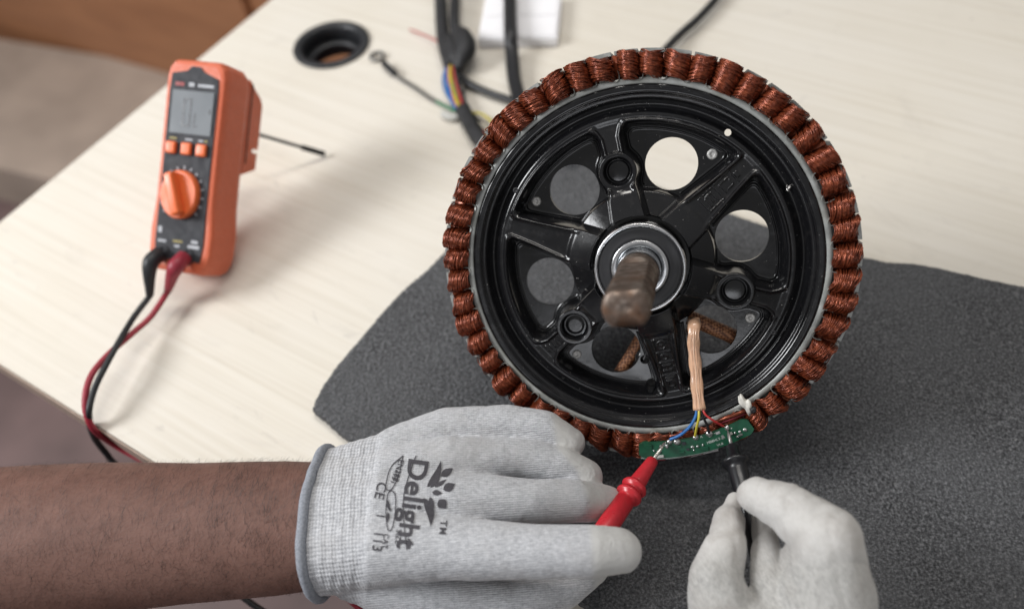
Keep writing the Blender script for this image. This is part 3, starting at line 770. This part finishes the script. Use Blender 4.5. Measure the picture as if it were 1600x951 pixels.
# face panel with a notched top
pp = [(-.0190, .0085), (.0190, .0085), (.0205, .02), (.0200, .06), (.0203, .118), (.0195, .1265), (.0070, .1305), (.0035, .1335), (-.0035, .1335), (-.0070, .1305), (-.0195, .1285), (-.0203, .118), (-.0200, .06), (-.0205, .02)]
def plate(poly, z0, z1):
    n = len(poly); return [(x, y, z1) for x, y in poly] + [(x, y, z0) for x, y in poly], [tuple(range(n)), tuple(range(n, 2 * n))[::-1]] + [(i, n + i, n + (i + 1) % n, (i + 1) % n) for i in range(n)]
mpart('face_panel', plate(pp, -.001, .0007), MT['panel'])
disp = mpart('display', box(-.0172, .0180, .0900, .1180, .0005, .0014, .0004), MT['lcd'])
def seg7(cx, cy, w, h, segs, t=.0015):
    S = {'a': (cx - w / 2, cx + w / 2, cy + h / 2 - t, cy + h / 2), 'd': (cx - w / 2, cx + w / 2, cy - h / 2, cy - h / 2 + t), 'f': (cx - w / 2, cx - w / 2 + t, cy + .0003, cy + h / 2 - t), 'e': (cx - w / 2, cx - w / 2 + t, cy - h / 2 + t, cy - .0003), 'b': (cx + w / 2 - t, cx + w / 2, cy + .0003, cy + h / 2 - t), 'c': (cx + w / 2 - t, cx + w / 2, cy - h / 2 + t, cy - .0003)}
    return join(*[box(S[s][0], S[s][1], S[s][2], S[s][3], .0014, .00155) for s in segs])
mpart('display_digit', seg7(-.0035, .1040, .0072, .0185, 'abcdef'), MT['lcdseg'], disp)
mpart('display_digit', seg7(.0045, .1000, .0032, .0100, 'fed', .0010), MT['lcdseg'], disp)
mpart('display_symbol', box(.0150, .0162, .104, .107, .0014, .00155), MT['lcdseg'], disp)
for x in (-.0135, -.0005, .0122): mpart('button', box(x - .0042, x + .0042, .0768, .0846, .0005, .0030, .0012, 3), MT['orange2'], smooth=True)
dc = (-.0015, .0510)
V, F = lathe([(.0158, .0005), (.0156, .0035), (.0146, .0045), (.001, .0047), (.00001, .0047)], 48)
dial = mpart('dial', ([(x + dc[0], y + dc[1], z) for x, y, z in V], F), MT['orange2'], smooth=False)
V, F = box(-.0036, .0036, -.0140, .0140, .0040, .0105, .0016, 3); V, F = xf((V, F), rotz(.38, (dc[0], dc[1], 0))); mpart('dial_grip', (V, F), MT['orange2'], dial, True)
for i in range(15):
    a = math.radians(-40 + i * 260 / 14); r0 = .0176
    V, F = box(-.0011, .0011, -.0005, .0005, .0007, .00082); V, F = xf((V, F), rotz(a, (dc[0] + r0 * math.cos(a), dc[1] + r0 * math.sin(a), 0))); mpart('dial_mark', (V, F), MT['mark'])
for x0, x1, y0, y1, m_ in ((-.0160, -.0085, .1206, .1230, 'markred'), (-.0045, .0, .1206, .1232, 'mark'), (.0030, .0165, .1208, .1226, 'mark'), (-.0165, -.0105, .0862, .0874, 'markyellow'), (-.0030, .0030, .0862, .0874, 'mark'), (.0080, .0120, .0862, .0874, 'mark'), (.0130, .0155, .0862, .0874, 'markyellow'),
        (-.0185, -.0155, .0250, .0290, 'mark'), (-.0180, -.0110, .0190, .0205, 'mark'), (-.0050, .0030, .0200, .0212, 'markyellow'), (-.0035, .0010, .0168, .0182, 'mark'), (.0080, .0175, .0172, .0192, 'mark'), (.0105, .0160, .0205, .0225, 'mark')):
    mpart('panel_print', box(x0, x1, y0, y1, .0007, .00082), MT[m_])
for x in (-.0125, .0085):
    V, F = lathe([(.0056, .0005), (.0056, .0014), (.0034, .0014), (.0034, -.004), (.0001, -.004)], 28); mpart('jack', ([(a + x, b + .0115, c) for a, b, c in V], F), MT['panel'], smooth=True)
# lead clip moulded on the back, with its slot
cp = [(-.0262, .134), (-.0325, .1285), (-.0385, .1245), (-.0410, .120), (-.0410, .100), (-.0410, .0895), (-.0350, .0895), (-.0350, .0868), (-.0405, .0868), (-.0405, .0755), (-.0262, .0700)]
n = len(cp); V = [(.0230, y, z) for z, y in cp] + [(-.0060, y, z) for z, y in cp]
F = [tuple(range(n)), tuple(range(n, 2 * n))[::-1]] + [(i, n + i, n + (i + 1) % n, (i + 1) % n) for i in range(n)]
mpart('lead_clip', (V, F), MT['orange'])
mpart('clip_seam', box(.0231, .0236, .078, .132, -.0290, -.0284), MT['panel'])
# thin black stand reaching back to the table
minv = np.array(meter.matrix_world.inverted())
def ml(p): return (minv @ np.append(p, 1))[:3]
ft = ml(at(508, 241, .003)); s0 = ml(at(396, 208, .040)); P = crom([s0, s0 * .6 + ft * .4, s0 * .45 + ft * .55, s0 * .25 + ft * .75, ft], 8); rad = [.0013] * len(P)
for i in range(len(P)): rad[i] = .0013 if i < len(P) * .62 else .0022
mpart('stand_rod', tube(P, rad, 10), MT['probeblack'], smooth=True)

# ------------------------------------------------------------------ test leads and probes
def probe_parts(root, A, B, mat, tipmat, length, dt=0.):
    """probe with its metal tip at A pointing along A -> B"""
    A, B = np.asarray(A, float), np.asarray(B, float); d = (B - A) / np.linalg.norm(B - A)
    o = np.array(root.location)
    def seg(name, prof, m, sides=28, parent=None):
        V, F = tube([A + d * (t + (dt if t > .005 else 0)) for t, r in prof], [r * .9 for t, r in prof], sides); V = [tuple(np.array(v) - o) for v in V]
        return link(name, V, F, m, parent or root)
    if dt < 0:
        body = seg('probe_handle', [(.0120, .0026), (.0130, .0034), (.0195, .0042), (.0198, .0050), (.0212, .0078), (.0224, .0084), (.0236, .0078), (.0242, .0056), (.027, .0056), (length, .0050)], mat)
    else: body = seg('probe_handle', [(.0125, .0030), (.0135, .0036), (.0165, .0038), (.030, .0050), (.031, .0050), (.0312, .0049), (.0325, .0070), (.0340, .0077), (.0352, .0070), (.0356, .0056), (.038, .0056), (.0382, .0073), (.0395, .0078), (.0408, .0073), (.0412, .0055), (.044, .0055), (.0442, .0058), (.060, .0060), (length - .004, .0058), (length, .0030)], mat)
    seg('metal_tip', [(0, .0003), (.0018, .0009), (.004, .0011), (.0128, .0011)], tipmat, 12, body)
    return A + d * length
RB = ww(wl(1040, 690, PZ + .9)); RE = at(957, 810, .0560)
BB = ww(wl(1137, 672, PZ + .9)); BE = at(1161, 765, .0545)
# red lead
rl = empty('red_test_lead', at(262, 460, .02)); tag(rl, 'red test lead from the meter to the probe under the left glove fingers', 'test lead')
bl = empty('black_test_lead', at(235, 460, .02)); tag(bl, 'black test lead from the meter to the probe in the right glove', 'test lead')
rend = probe_parts(rl, RB, RE, MT['probered'], MT['tip'], .074, .0025)
bend = probe_parts(bl, BB, BE, MT['probeblack'], MT['ring'], .105, -.003)
def lead(root, jx, pts, plugmat, leadmat, tail, rad):
    o = np.array(root.location); J = np.array(meter.matrix_world)
    jw = (J @ np.array([jx, .0115, .003, 1]))[:3]; jo = (J @ np.array([jx - .001, .0035, .0095, 1]))[:3]
    W = [at(*p) for p in pts]
    P = crom([jw, jo] + [W[0]], 8); rr = np.interp(np.linspace(0, 1, len(P)), [0, .45, .6, 1], [.0054, .0056, .0048, rad * 1.25])
    V, F = tube(P, rr, 16); link('plug', [tuple(np.array(v) - o) for v in V], F, plugmat, root)
    Q = crom([jo * .15 + W[0] * .85] + W + tail, 12); V, F = tube(Q, rad, 12); link('cable', [tuple(np.array(v) - o) for v in V], F, leadmat, root)
lead(rl, .0085, [(262, 455, .014), (236, 494, .013), (205, 522, .015), (165, 558, .019), (141, 590, .020), (133, 630, .016), (145, 668, .004), (178, 694, -.018), (225, 720, -.030), (300, 760, -.035)], MT['plugred'], MT['leadred'],
     [at(470, 870, -.04), at(640, 1010, -.045), at(760, 1005, .004), at(850, 940, .020), rend], .0021)
lead(bl, -.0125, [(234, 462, .016), (210, 494, .016), (188, 530, .020), (163, 575, .021), (146, 612, .018), (139, 648, .012), (146, 680, -.012), (166, 708, -.035), (200, 745, -.05)], MT['leadblack'], MT['leadblack'],
     [at(420, 960, -.08), at(900, 1150, -.06), at(1180, 1180, .0), at(1240, 1060, .05), bend], .0021)
# ------------------------------------------------------------------ the person's gloved hands and forearm
person = empty('person', at(300, 850, 0)); PO = np.array(person.location)
tag(person, 'person with a bare left forearm and pale knit gloves holding two probes on the stator', 'person')
def capsule_chain(J, sides=18):
    """closed tapered capsules between consecutive joints (point, radius)"""
    V, F = [], []
    for (p, r), (q, s) in zip(J[:-1], J[1:]):
        p, q = np.asarray(p), np.asarray(q); d = q - p; L = np.linalg.norm(d); d = d / max(L, 1e-9)
        prof = [(p - d * r * math.cos(t), r * math.sin(t)) for t in np.linspace(.12, math.pi / 2, 5)] + [(q + d * s * math.sin(t), s * math.cos(t)) for t in np.linspace(0, math.pi / 2 - .12, 5)]
        V, F = join((V, F), tube([a for a, b in prof], [b for a, b in prof], sides))
    return V, F
def skin_mesh(chains, voxel, smooth_it):
    V, F = [], []
    for J in chains: V, F = join((V, F), capsule_chain(J))
    me = bpy.data.meshes.new('tmp'); me.from_pydata([tuple(map(float, v)) for v in V], [], F); me.update()
    ob = bpy.data.objects.new('tmp', me); COL.objects.link(ob)
    md = ob.modifiers.new('r', 'REMESH'); md.mode = 'VOXEL'; md.voxel_size = voxel
    ms = ob.modifiers.new('s', 'SMOOTH'); ms.factor = .5; ms.iterations = smooth_it
    dg = bpy.context.evaluated_depsgraph_get(); dg.update(); m2 = bpy.data.meshes.new_from_object(ob.evaluated_get(dg))
    n = len(m2.vertices); P = np.zeros(n * 3, np.float32); m2.vertices.foreach_get('co', P); P = P.reshape(-1, 3).astype(float)
    F = [tuple(p.vertices) for p in m2.polygons]; N = np.zeros(n * 3, np.float32); m2.vertices.foreach_get('normal', N); N = N.reshape(-1, 3)
    bpy.data.objects.remove(ob); bpy.data.meshes.remove(me); bpy.data.meshes.remove(m2); return P, F, N.astype(float)
def J(*l): return [(at(px, py, z / 1000), r / 1000) for px, py, z, r in l]
def pix(P):
    c = (P - CPOS) @ MC; return 800 + FPX * c[:, 0] / c[:, 2], 475.5 + FPX * c[:, 1] / c[:, 2]
def noise3(P, f, seed):
    r = np.random.default_rng(seed); out = 0
    for k in range(7):
        w = r.normal(size=3); w /= np.linalg.norm(w); out = out + np.sin(P @ w * f * (.6 + .8 * r.random()) + 6.28 * r.random())
    return out / 7
def glove(name, P, F, N, hx, hz, mat, coat, cuff):
    """object frame: x along the fingers, z out of the back of the hand"""
    hx = hx / np.linalg.norm(hx); hz = hz - hx * (hz @ hx); hz /= np.linalg.norm(hz); hy = np.cross(hz, hx)
    A = np.stack([hx, hy, hz], 1); c = P.mean(0); L = (P - c) @ A
    me = bpy.data.meshes.new(name); me.from_pydata([tuple(v) for v in L], [], F)
    for nm, a in (('coat', coat), ('cuff', cuff)):
        at_ = me.attributes.new(nm, 'FLOAT', 'POINT'); at_.data.foreach_set('value', a.astype(np.float32))
    o = link_me(name, me, mat, person); o.matrix_basis = Matrix.Translation(Vector(c - PO)) @ Matrix(A.tolist()).to_4x4()
    return o, A, c
# left hand: pinky, ring, middle, index, thumb under the palm
chains = [
    J((500, 775, 52, 25), (600, 722, 55, 17), (700, 675, 55, 14), (790, 663, 56, 11.4), (852, 671, 54, 10.6), (890, 691, 50, 8.6)),
    J((500, 790, 55, 26), (600, 755, 62, 18), (700, 724, 64, 14.2), (810, 716, 58, 10.8), (878, 728, 53, 10.2), (916, 743, 49, 8.8)),
    J((500, 815, 57, 27), (600, 795, 66, 19), (700, 783, 68, 14.6), (825, 782, 64, 11.4), (900, 783, 57, 11), (948, 786, 47, 9.2)),
    J((500, 850, 55, 27), (600, 850, 66, 20), (700, 856, 71, 15), (835, 861, 77, 12.4), (925, 861, 79, 12), (967, 860, 76, 10.8)),
    J((540, 795, 49, 27), (580, 790, 52, 26)), J((540, 845, 49, 27), (580, 845, 50, 26)),
    J((560, 880, 45, 20), (680, 930, 38, 16), (800, 945, 32, 12.5), (880, 915, 30, 11), (925, 885, 32, 9)),
    J((560, 790, 48, 22), (690, 760, 50, 20), (690, 830, 52, 20))]
P, F, N = skin_mesh(chains, .0011, 10)
# creases between fingers and soft folds
P = P + N * (.0006 * noise3(P, 160, 3) + .0004 * noise3(P, 420, 4) - .0003 * np.clip(1 - 1.6 * np.abs(noise3(P, 230, 5)), 0, 1) ** 5 * (noise3(P, 60, 6) > 0.05))[:, None]
qx, qy = pix(P)
coat = sstep(-8, 6, qx - np.interp(qy, [650, 700, 735, 785, 860, 920], [864, 872, 903, 921, 926, 930]))
cuff = sstep(8, -8, qx - np.interp(qy, [640, 700, 780, 860, 930], [600, 592, 576, 568, 566]))
wr_c = at(506, 822, .049); wr_d = at(600, 815, .05) - at(430, 828, .047); wr_d /= np.linalg.norm(wr_d)
F = [f for f in F if (P[list(f)].mean(0) - wr_c) @ wr_d > -.0005]
# fit: cuff slightly narrower with rolled ridges
P = P - N * (cuff * (.0012 + .00018 * np.sin(qx * .40)))[:, None]
hx = at(940, 775, .055) - at(500, 815, .055); hz = np.array([-.05, -.25, 1.])
gl, GAx, GCn = glove('glove', P, F, N, hx, hz, MT['knit'], coat, cuff); gl['label'] = 'pale grey knit left glove with dark printed lotus emblem'
bvh = BVHTree.FromPolygons([tuple(p) for p in P], F)
CAMV = Vector(CPOS)
# printed emblem and lettering lying on the back of the hand
hzn = GAx[:, 2]
def onglove(px, py, lift=.00035):
    """drop a printed point straight down the hand's own normal onto the knit"""
    q = at(px, py, .085); 
    # the plane of the back of the hand at this place
    h = bvh.ray_cast(Vector(at(px, py, .14)), Vector(at(px, py, 0) - at(px, py, .14)).normalized())
    return None if h[0] is None else np.array(h[0]) + np.array(h[1]) * lift
def decal(name, VF, mat):
    """VF drawn in photo-sized units (x right, y down) on the flat back of the hand, then draped"""
    bm = bmesh.new(); vs = [bm.verts.new((v[0], v[1], 0)) for v in VF[0]]
    for f in VF[1]:
        try: bm.faces.new([vs[i] for i in f])
        except ValueError: pass
    bmesh.ops.triangulate(bm, faces=bm.faces[:])
    for _ in range(3):
        le = [e for e in bm.edges if e.calc_length() > 5]
        if not le: break
        bmesh.ops.subdivide_edges(bm, edges=le, cuts=1)
        bmesh.ops.triangulate(bm, faces=[f for f in bm.faces if len(f.verts) > 3])
    for v in bm.verts:
        p = onglove(v.co.x, v.co.y)
        v.co = Vector((p if p is not None else at(v.co.x, v.co.y, .07)) - PO)
    bm.verts.index_update(); V = [tuple(v.co) for v in bm.verts]; F = [tuple(v.index for v in f.verts) for f in bm.faces]; bm.free()
    o = link(name, V, F, mat, gl); o.matrix_parent_inverse = gl.matrix_basis.inverted(); return o
def ptext(body, size, cx, cy, ang, bold=0., spacing=1., sx=1.):
    V, F = text_mesh(body, size, bold, spacing); c, s = math.cos(ang), math.sin(ang)
    return [(cx + (x * sx) * c + y * s, cy + (x * sx) * s - y * c, 0) for x, y, _ in V], F
# reads downwards, slightly slanted, as on the photo
decal('print_lettering', ptext('Delight', 44, 643, 786, math.radians(98), .9, 1.02, 1.08), MT['ink'])
decal('print_lettering', ptext('TM', 15, 692, 824, math.radians(96), .35, 1.2), MT['ink'])
def leaf(x0, y0, x1, y1, w, sk=0.):
    n = 9; a, b = np.array([x0, y0], float), np.array([x1, y1], float); d = b - a; nn = np.array([-d[1], d[0]]) / np.linalg.norm(d)
    L, Rr = [], []
    for i in range(n):
        t = i / (n - 1); k = math.sin(math.pi * t ** .8) * w; L.append(a + d * t + nn * (k + sk * math.sin(math.pi * t))); Rr.append(a + d * t - nn * (k - sk * math.sin(math.pi * t)))
    pts = L + Rr[::-1][1:-1]; m = len(pts)
    V = [(p[0], p[1], 0) for p in pts]; F = [(i, i + 1, m - 1 - i, m - i) if i > 0 else (0, 1, m - 1) for i in range(0, n - 2)] + [(n - 2, n - 1, n)]
    return V, F
for l in ((667, 761, 689, 719, 5.6, 5), (672, 762, 689, 740, 2.8, 2), (689, 744, 708, 731, 6.0, 0), (679, 761, 698, 749, 3.0, 0), (693, 765, 711, 756, 6.8, 0), (675, 769, 691, 770, 4.2, 0), (672, 776, 679, 793, 4.0, 1.5), (686, 780, 697, 794, 8.0, 0), (662, 777, 673, 823, 6.6, -5)):
    decal('emblem_leaf', leaf(*l), MT['ink'])
def pline(pts, w):
    P = np.array(pts, float); T = np.gradient(P, axis=0); T /= np.linalg.norm(T, axis=1)[:, None]; Nn = np.stack([-T[:, 1], T[:, 0]], 1)
    V = [(p[0], p[1], 0) for p in P + Nn * w / 2] + [(p[0], p[1], 0) for p in P - Nn * w / 2]; n = len(P)
    return V, [(i, i + 1, n + i + 1, n + i) for i in range(n - 1)]
decal('print_rule', pline(crom([(650, 712), (640, 740), (631, 775), (631, 815), (636, 858)], 8), 1.6), MT['ink'])
for pts in ([(630, 712), (612, 728), (604, 752), (604, 764), (612, 764), (622, 745), (630, 712)], [(612, 766), (618, 775), (617, 805), (612, 826), (606, 826), (603, 800), (606, 772), (612, 766)]):
    decal('print_outline', pline(crom(pts, 6), 1.5), MT['ink'])
decal('emblem_leaf', leaf(606, 780, 612, 800, 2.5, 2), MT['ink']); decal('emblem_leaf', leaf(606, 800, 605, 816, 2.5, -1), MT['ink'])
for body, s, x, y, a in (('CE', 22, 594, 766, 103), ('EN388', 13, 622, 735, 106), ('4131', 12, 617, 745, 106), ('1', 20, 594, 806, 98), ('113', 22, 590, 845, 97), ('CAT', 12, 602, 845, 97), ('SIZE', 12, 622, 838, 97)):
    decal('print_lettering', ptext(body, s, x, y, math.radians(a), .1), MT['ink'])
# cuff edging
ec = [(at(462, 826, .048), 0)]
a1 = np.cross(wr_d, [0, 0, 1.]); a1 /= np.linalg.norm(a1); a2 = np.cross(a1, wr_d)
ringp = []
for k in range(73):
    t = 2 * math.pi * k / 72; dv = a1 * math.cos(t) + a2 * math.sin(t)
    h = bvh.ray_cast(Vector(wr_c + wr_d * .0015 + dv * .08), Vector(-dv))
    ringp.append(np.array(h[0]) + dv * .0004 if h[0] is not None else wr_c + dv * .03)
ringp = np.array(ringp[:-1]); ringp = np.vstack([ringp, ringp[:1]])
V, F = tube(ringp, .0027, 10, False); o = link('cuff_edging', [tuple(np.array(v) - PO) for v in V], F, MT['band'], gl); o.matrix_parent_inverse = gl.matrix_basis.inverted()
# forearm
ac = crom([at(-420, 900, .052), at(-150, 868, .050), at(100, 842, .047), at(300, 830, .046), at(440, 822, .048), at(600, 812, .051)], 10)
ar = np.interp(np.linspace(0, 1, len(ac)), [0, .35, .6, .8, 1], [.047, .042, .0365, .0345, .0300])
V, F = tube(ac, ar, 72, True, .86, (0, 0, 1)); V = [np.array(v) for v in V]
Va = np.array(V); Va += (noise3(Va, 70, 9) * .0012)[:, None] * np.array([0, 0, 1.])
arm = link('forearm', Va - PO, F, MT['skin'], person); arm['label'] = 'bare brown left forearm with dark hair'
# hair
HV, HF = [], []; T = np.gradient(ac, axis=0); T /= np.linalg.norm(T, axis=1)[:, None]
for i in range(4600):
    s = rng.uniform(.18, .93) * (len(ac) - 1); j = int(s); c = ac[j] + (ac[min(j + 1, len(ac) - 1)] - ac[j]) * (s - j); r = np.interp(s, range(len(ac)), ar)
    t = T[j]; N_ = np.array([0, 0, 1.]) - t * t[2]; N_ /= np.linalg.norm(N_); B_ = np.cross(t, N_)
    a = rng.uniform(-1.7, 1.7); nrm = math.cos(a) * N_ + math.sin(a) * B_; p = c + r * (.86 * math.cos(a) * N_ + math.sin(a) * B_)
    tang = -math.sin(a) * N_ + math.cos(a) * B_
    dr = tang * rng.normal(-.9, .35) + t * rng.normal(.35, .4); dr /= np.linalg.norm(dr); L = rng.uniform(.004, .011)
    side = np.cross(nrm, dr) * .00005
    pts = [p - nrm * .0004, p + dr * L * .5 + nrm * L * rng.uniform(.10, .3), p + dr * L + nrm * L * rng.uniform(.05, .3)]
    o = len(HV); HV += [pts[0] - side, pts[0] + side, pts[1] + side * .8, pts[1] - side * .8, pts[2]]; HF += [(o, o + 1, o + 2, o + 3), (o + 3, o + 2, o + 4)]
o = link('arm_hair', [v - PO for v in HV], HF, MT['hair'], arm); tag(o, kind='stuff')
# right hand pinching the black probe
chains = [
    J((1181, 772, 86, 8.8), (1232, 795, 91, 11.6), (1290, 842, 92, 15.6), (1302, 930, 80, 17.5), (1300, 1030, 66, 20)),
    J((1262, 870, 74, 11), (1272, 925, 76, 15), (1270, 1010, 62, 18)),
    J((1147, 781, 66, 4.6), (1144, 794, 67, 4.9), (1140, 814, 69, 8.0), (1136, 845, 71, 9.3), (1118, 905, 70, 12.4), (1135, 1000, 60, 18)),
    J((1190, 812, 62, 5.5), (1195, 850, 66, 6.4), (1202, 915, 68, 8.5), (1222, 990, 62, 13)),
    J((1180, 1010, 58, 22), (1260, 1030, 60, 24), (1320, 1080, 60, 26)), J((1200, 1060, 58, 26), (1290, 1190, 58, 27))]
P, F, N = skin_mesh(chains, .0011, 8); P = P + N * (.0009 * noise3(P, 230, 13) + .0005 * noise3(P, 560, 14) - .0007 * np.clip(1 - 1.6 * np.abs(noise3(P, 210, 15)), 0, 1) ** 5)[:, None]
qx, qy = pix(P); coat = sstep(900, 840, qy) * .80; cuff = np.zeros(len(P))
g2, _, _ = glove('glove', P, F, N, at(1180, 770, .08) - at(1300, 1000, .08), np.array([-.1, -.3, 1.]), MT['knit2'], coat, cuff); g2['label'] = 'soiled white coated right glove pinching the black probe'

# ------------------------------------------------------------------ cables behind the stator
def run(name, pts, rad, mat, label=None, cat=None, parent=None, n=12, sides=14):
    P = crom([at(*p) for p in pts], n); o = np.array(parent.location) if parent is not None else P[0]
    V, F = tube(P, rad, sides); ob = link(name, [tuple(np.array(v) - o) for v in V], F, mat, parent)
    if parent is None: ob.location = o; tag(ob, label, cat)
    return ob
run('black_cable', [(796, -40, .0185), (797, 20, .0185), (798, 55, .0185), (800, 85, .010), (806, 135, .007), (830, 190, .012), (900, 240, .02)], .0062, MT['black'], 'thick black cable running up the table from behind the stator', 'cable')
run('black_cable', [(715, 118, .005), (735, 132, .004), (765, 146, .004), (800, 158, .005), (850, 180, .010), (920, 215, .015)], .0034, MT['black'], 'thinner black cable between the wiring loom and the thick cable', 'cable')
run('black_cable', [(1135, -20, .008), (1095, 25, .008), (1062, 55, .008), (1035, 85, .012), (1010, 130, .016)], .0036, MT['black'], 'black cable leaving from behind the top of the stator', 'cable')
loom = empty('wiring_loom', at(715, 110, 0)); tag(loom, 'bundle of coloured motor wires wrapped in black tape', 'wiring loom')
def lp(nm, pts, rad, mat): return run(nm, pts, rad, MT[mat], parent=loom)
lp('taped_branch', [(688, -30, .012), (690, 30, .010), (694, 70, .010), (704, 104, .010)], .0062, 'tape')
lp('taped_branch', [(712, -30, .014), (710, 30, .014), (712, 60, .012), (708, 100, .010)], .0048, 'tape')
lp('taped_knot', [(716, 46, .014), (723, 60, .016), (727, 76, .016), (722, 92, .014), (716, 108, .010)], np.interp(np.linspace(0, 1, 49), [0, .2, .4, .6, .8, 1], [.004, .009, .0105, .0095, .0065, .003]), 'tape')
lp('taped_knot', [(700, 60, .010), (706, 76, .012), (712, 92, .012), (716, 106, .010)], np.interp(np.linspace(0, 1, 37), [0, .3, .7, 1], [.005, .0085, .0075, .004]), 'tape')
for i, (c, dx, rr) in enumerate((('blue', -7, .0014), ('red', -3, .0013), ('yellow', -1, .0014), ('green', 3, .0013), ('red', 6, .0016), ('black', 9, .0017), ('blue', -4, .0013))):
    lp('wire', [(705 + dx * .5, 96, .010), (704 + dx, 115, .009 + .001 * (i % 3)), (708 + dx * 1.2, 140, .008), (718 + dx * 1.1, 165, .006 + .001 * (i % 3)), (735 + dx * .8, 188, .005), (752 + dx * .5, 206, .006), (790 + dx, 235, .010)], rr, c)
lp('taped_tail', [(722, 172, .006), (735, 195, .007), (748, 216, .008), (775, 245, .010), (820, 280, .012)], .0064, 'tape')
lp('loose_wire', [(640, 46, .003), (660, 54, .004), (678, 62, .006), (690, 70, .009)], .0008, 'red')
lp('loose_wire', [(716, 106, .008), (728, 128, .006), (724, 150, .007), (738, 176, .005), (752, 190, .006)], .0011, 'black')
lp('loose_wire', [(700, 98, .008), (692, 126, .005), (700, 150, .004), (720, 176, .004), (742, 188, .004)], .0010, 'blue')
lp('loose_wire', [(738, 176, .006), (752, 178, .006), (764, 186, .006), (778, 200, .008)], .0011, 'yellow')
lp('clear_connector', [(692, 178, .003), (699, 182, .004), (708, 184, .004), (718, 182, .004)], .0030, 'clear')
rt = empty('ring_terminal_lead', at(650, 130, 0)); tag(rt, 'thin earth lead ending in a ring terminal on the table', 'wire')
run('wire', [(606, 105, .0045), (625, 122, .003), (650, 138, .003), (670, 152, .003), (684, 160, .003)], .0013, MT['black'], parent=rt)
run('wire', [(682, 159, .003), (700, 168, .003), (722, 180, .005), (745, 200, .006)], .0014, MT['green'], parent=rt)
run('crimp_sleeve', [(600, 99, .0035), (608, 107, .0045), (617, 115, .004)], .0030, MT['black'], parent=rt)
c = at(589, 88, .0025); th = np.linspace(0, 2 * math.pi, 29); V, F = tube([c + np.array([.0062 * math.cos(t), .0062 * math.sin(t), 0]) for t in th], .0016, 8, False)
link('ring_terminal', [tuple(np.array(v) - np.array(rt.location)) for v in V], F, MT['ring'], rt)
# white carton at the back
c0, c1 = at(872, 74, 0), at(748, 76, 0); e_ = (c1 - c0) / np.linalg.norm(c1 - c0); k_ = np.array([e_[1], -e_[0], 0]); L = np.linalg.norm(c1 - c0)
if k_[1] < 0: k_ = -k_
root = empty('white_carton', (c0 + c1) / 2); tag(root, 'white carton standing behind the cables at the back of the table', 'carton')
root.matrix_world = Matrix.Translation(Vector((c0 + c1) / 2)) @ Matrix(np.stack([-e_, k_ if np.cross(-e_, k_)[2] > 0 else -k_, [0, 0, 1.]], 1).tolist()).to_4x4()
V, F = box(-L / 2, L / 2, 0, .07, .0005, .010, .0015); link('carton_body', V, F, MT['white'], root, False)
V, F = box(-L / 2 + .002, L / 2 - .002, .002, .0345, .0103, .0110, .0003); link('flap', V, F, MT['white'], root, False)
V, F = box(-L / 2 + .002, L / 2 - .002, .0355, .068, .0103, .0110, .0003); link('flap', V, F, MT['white'], root, False)
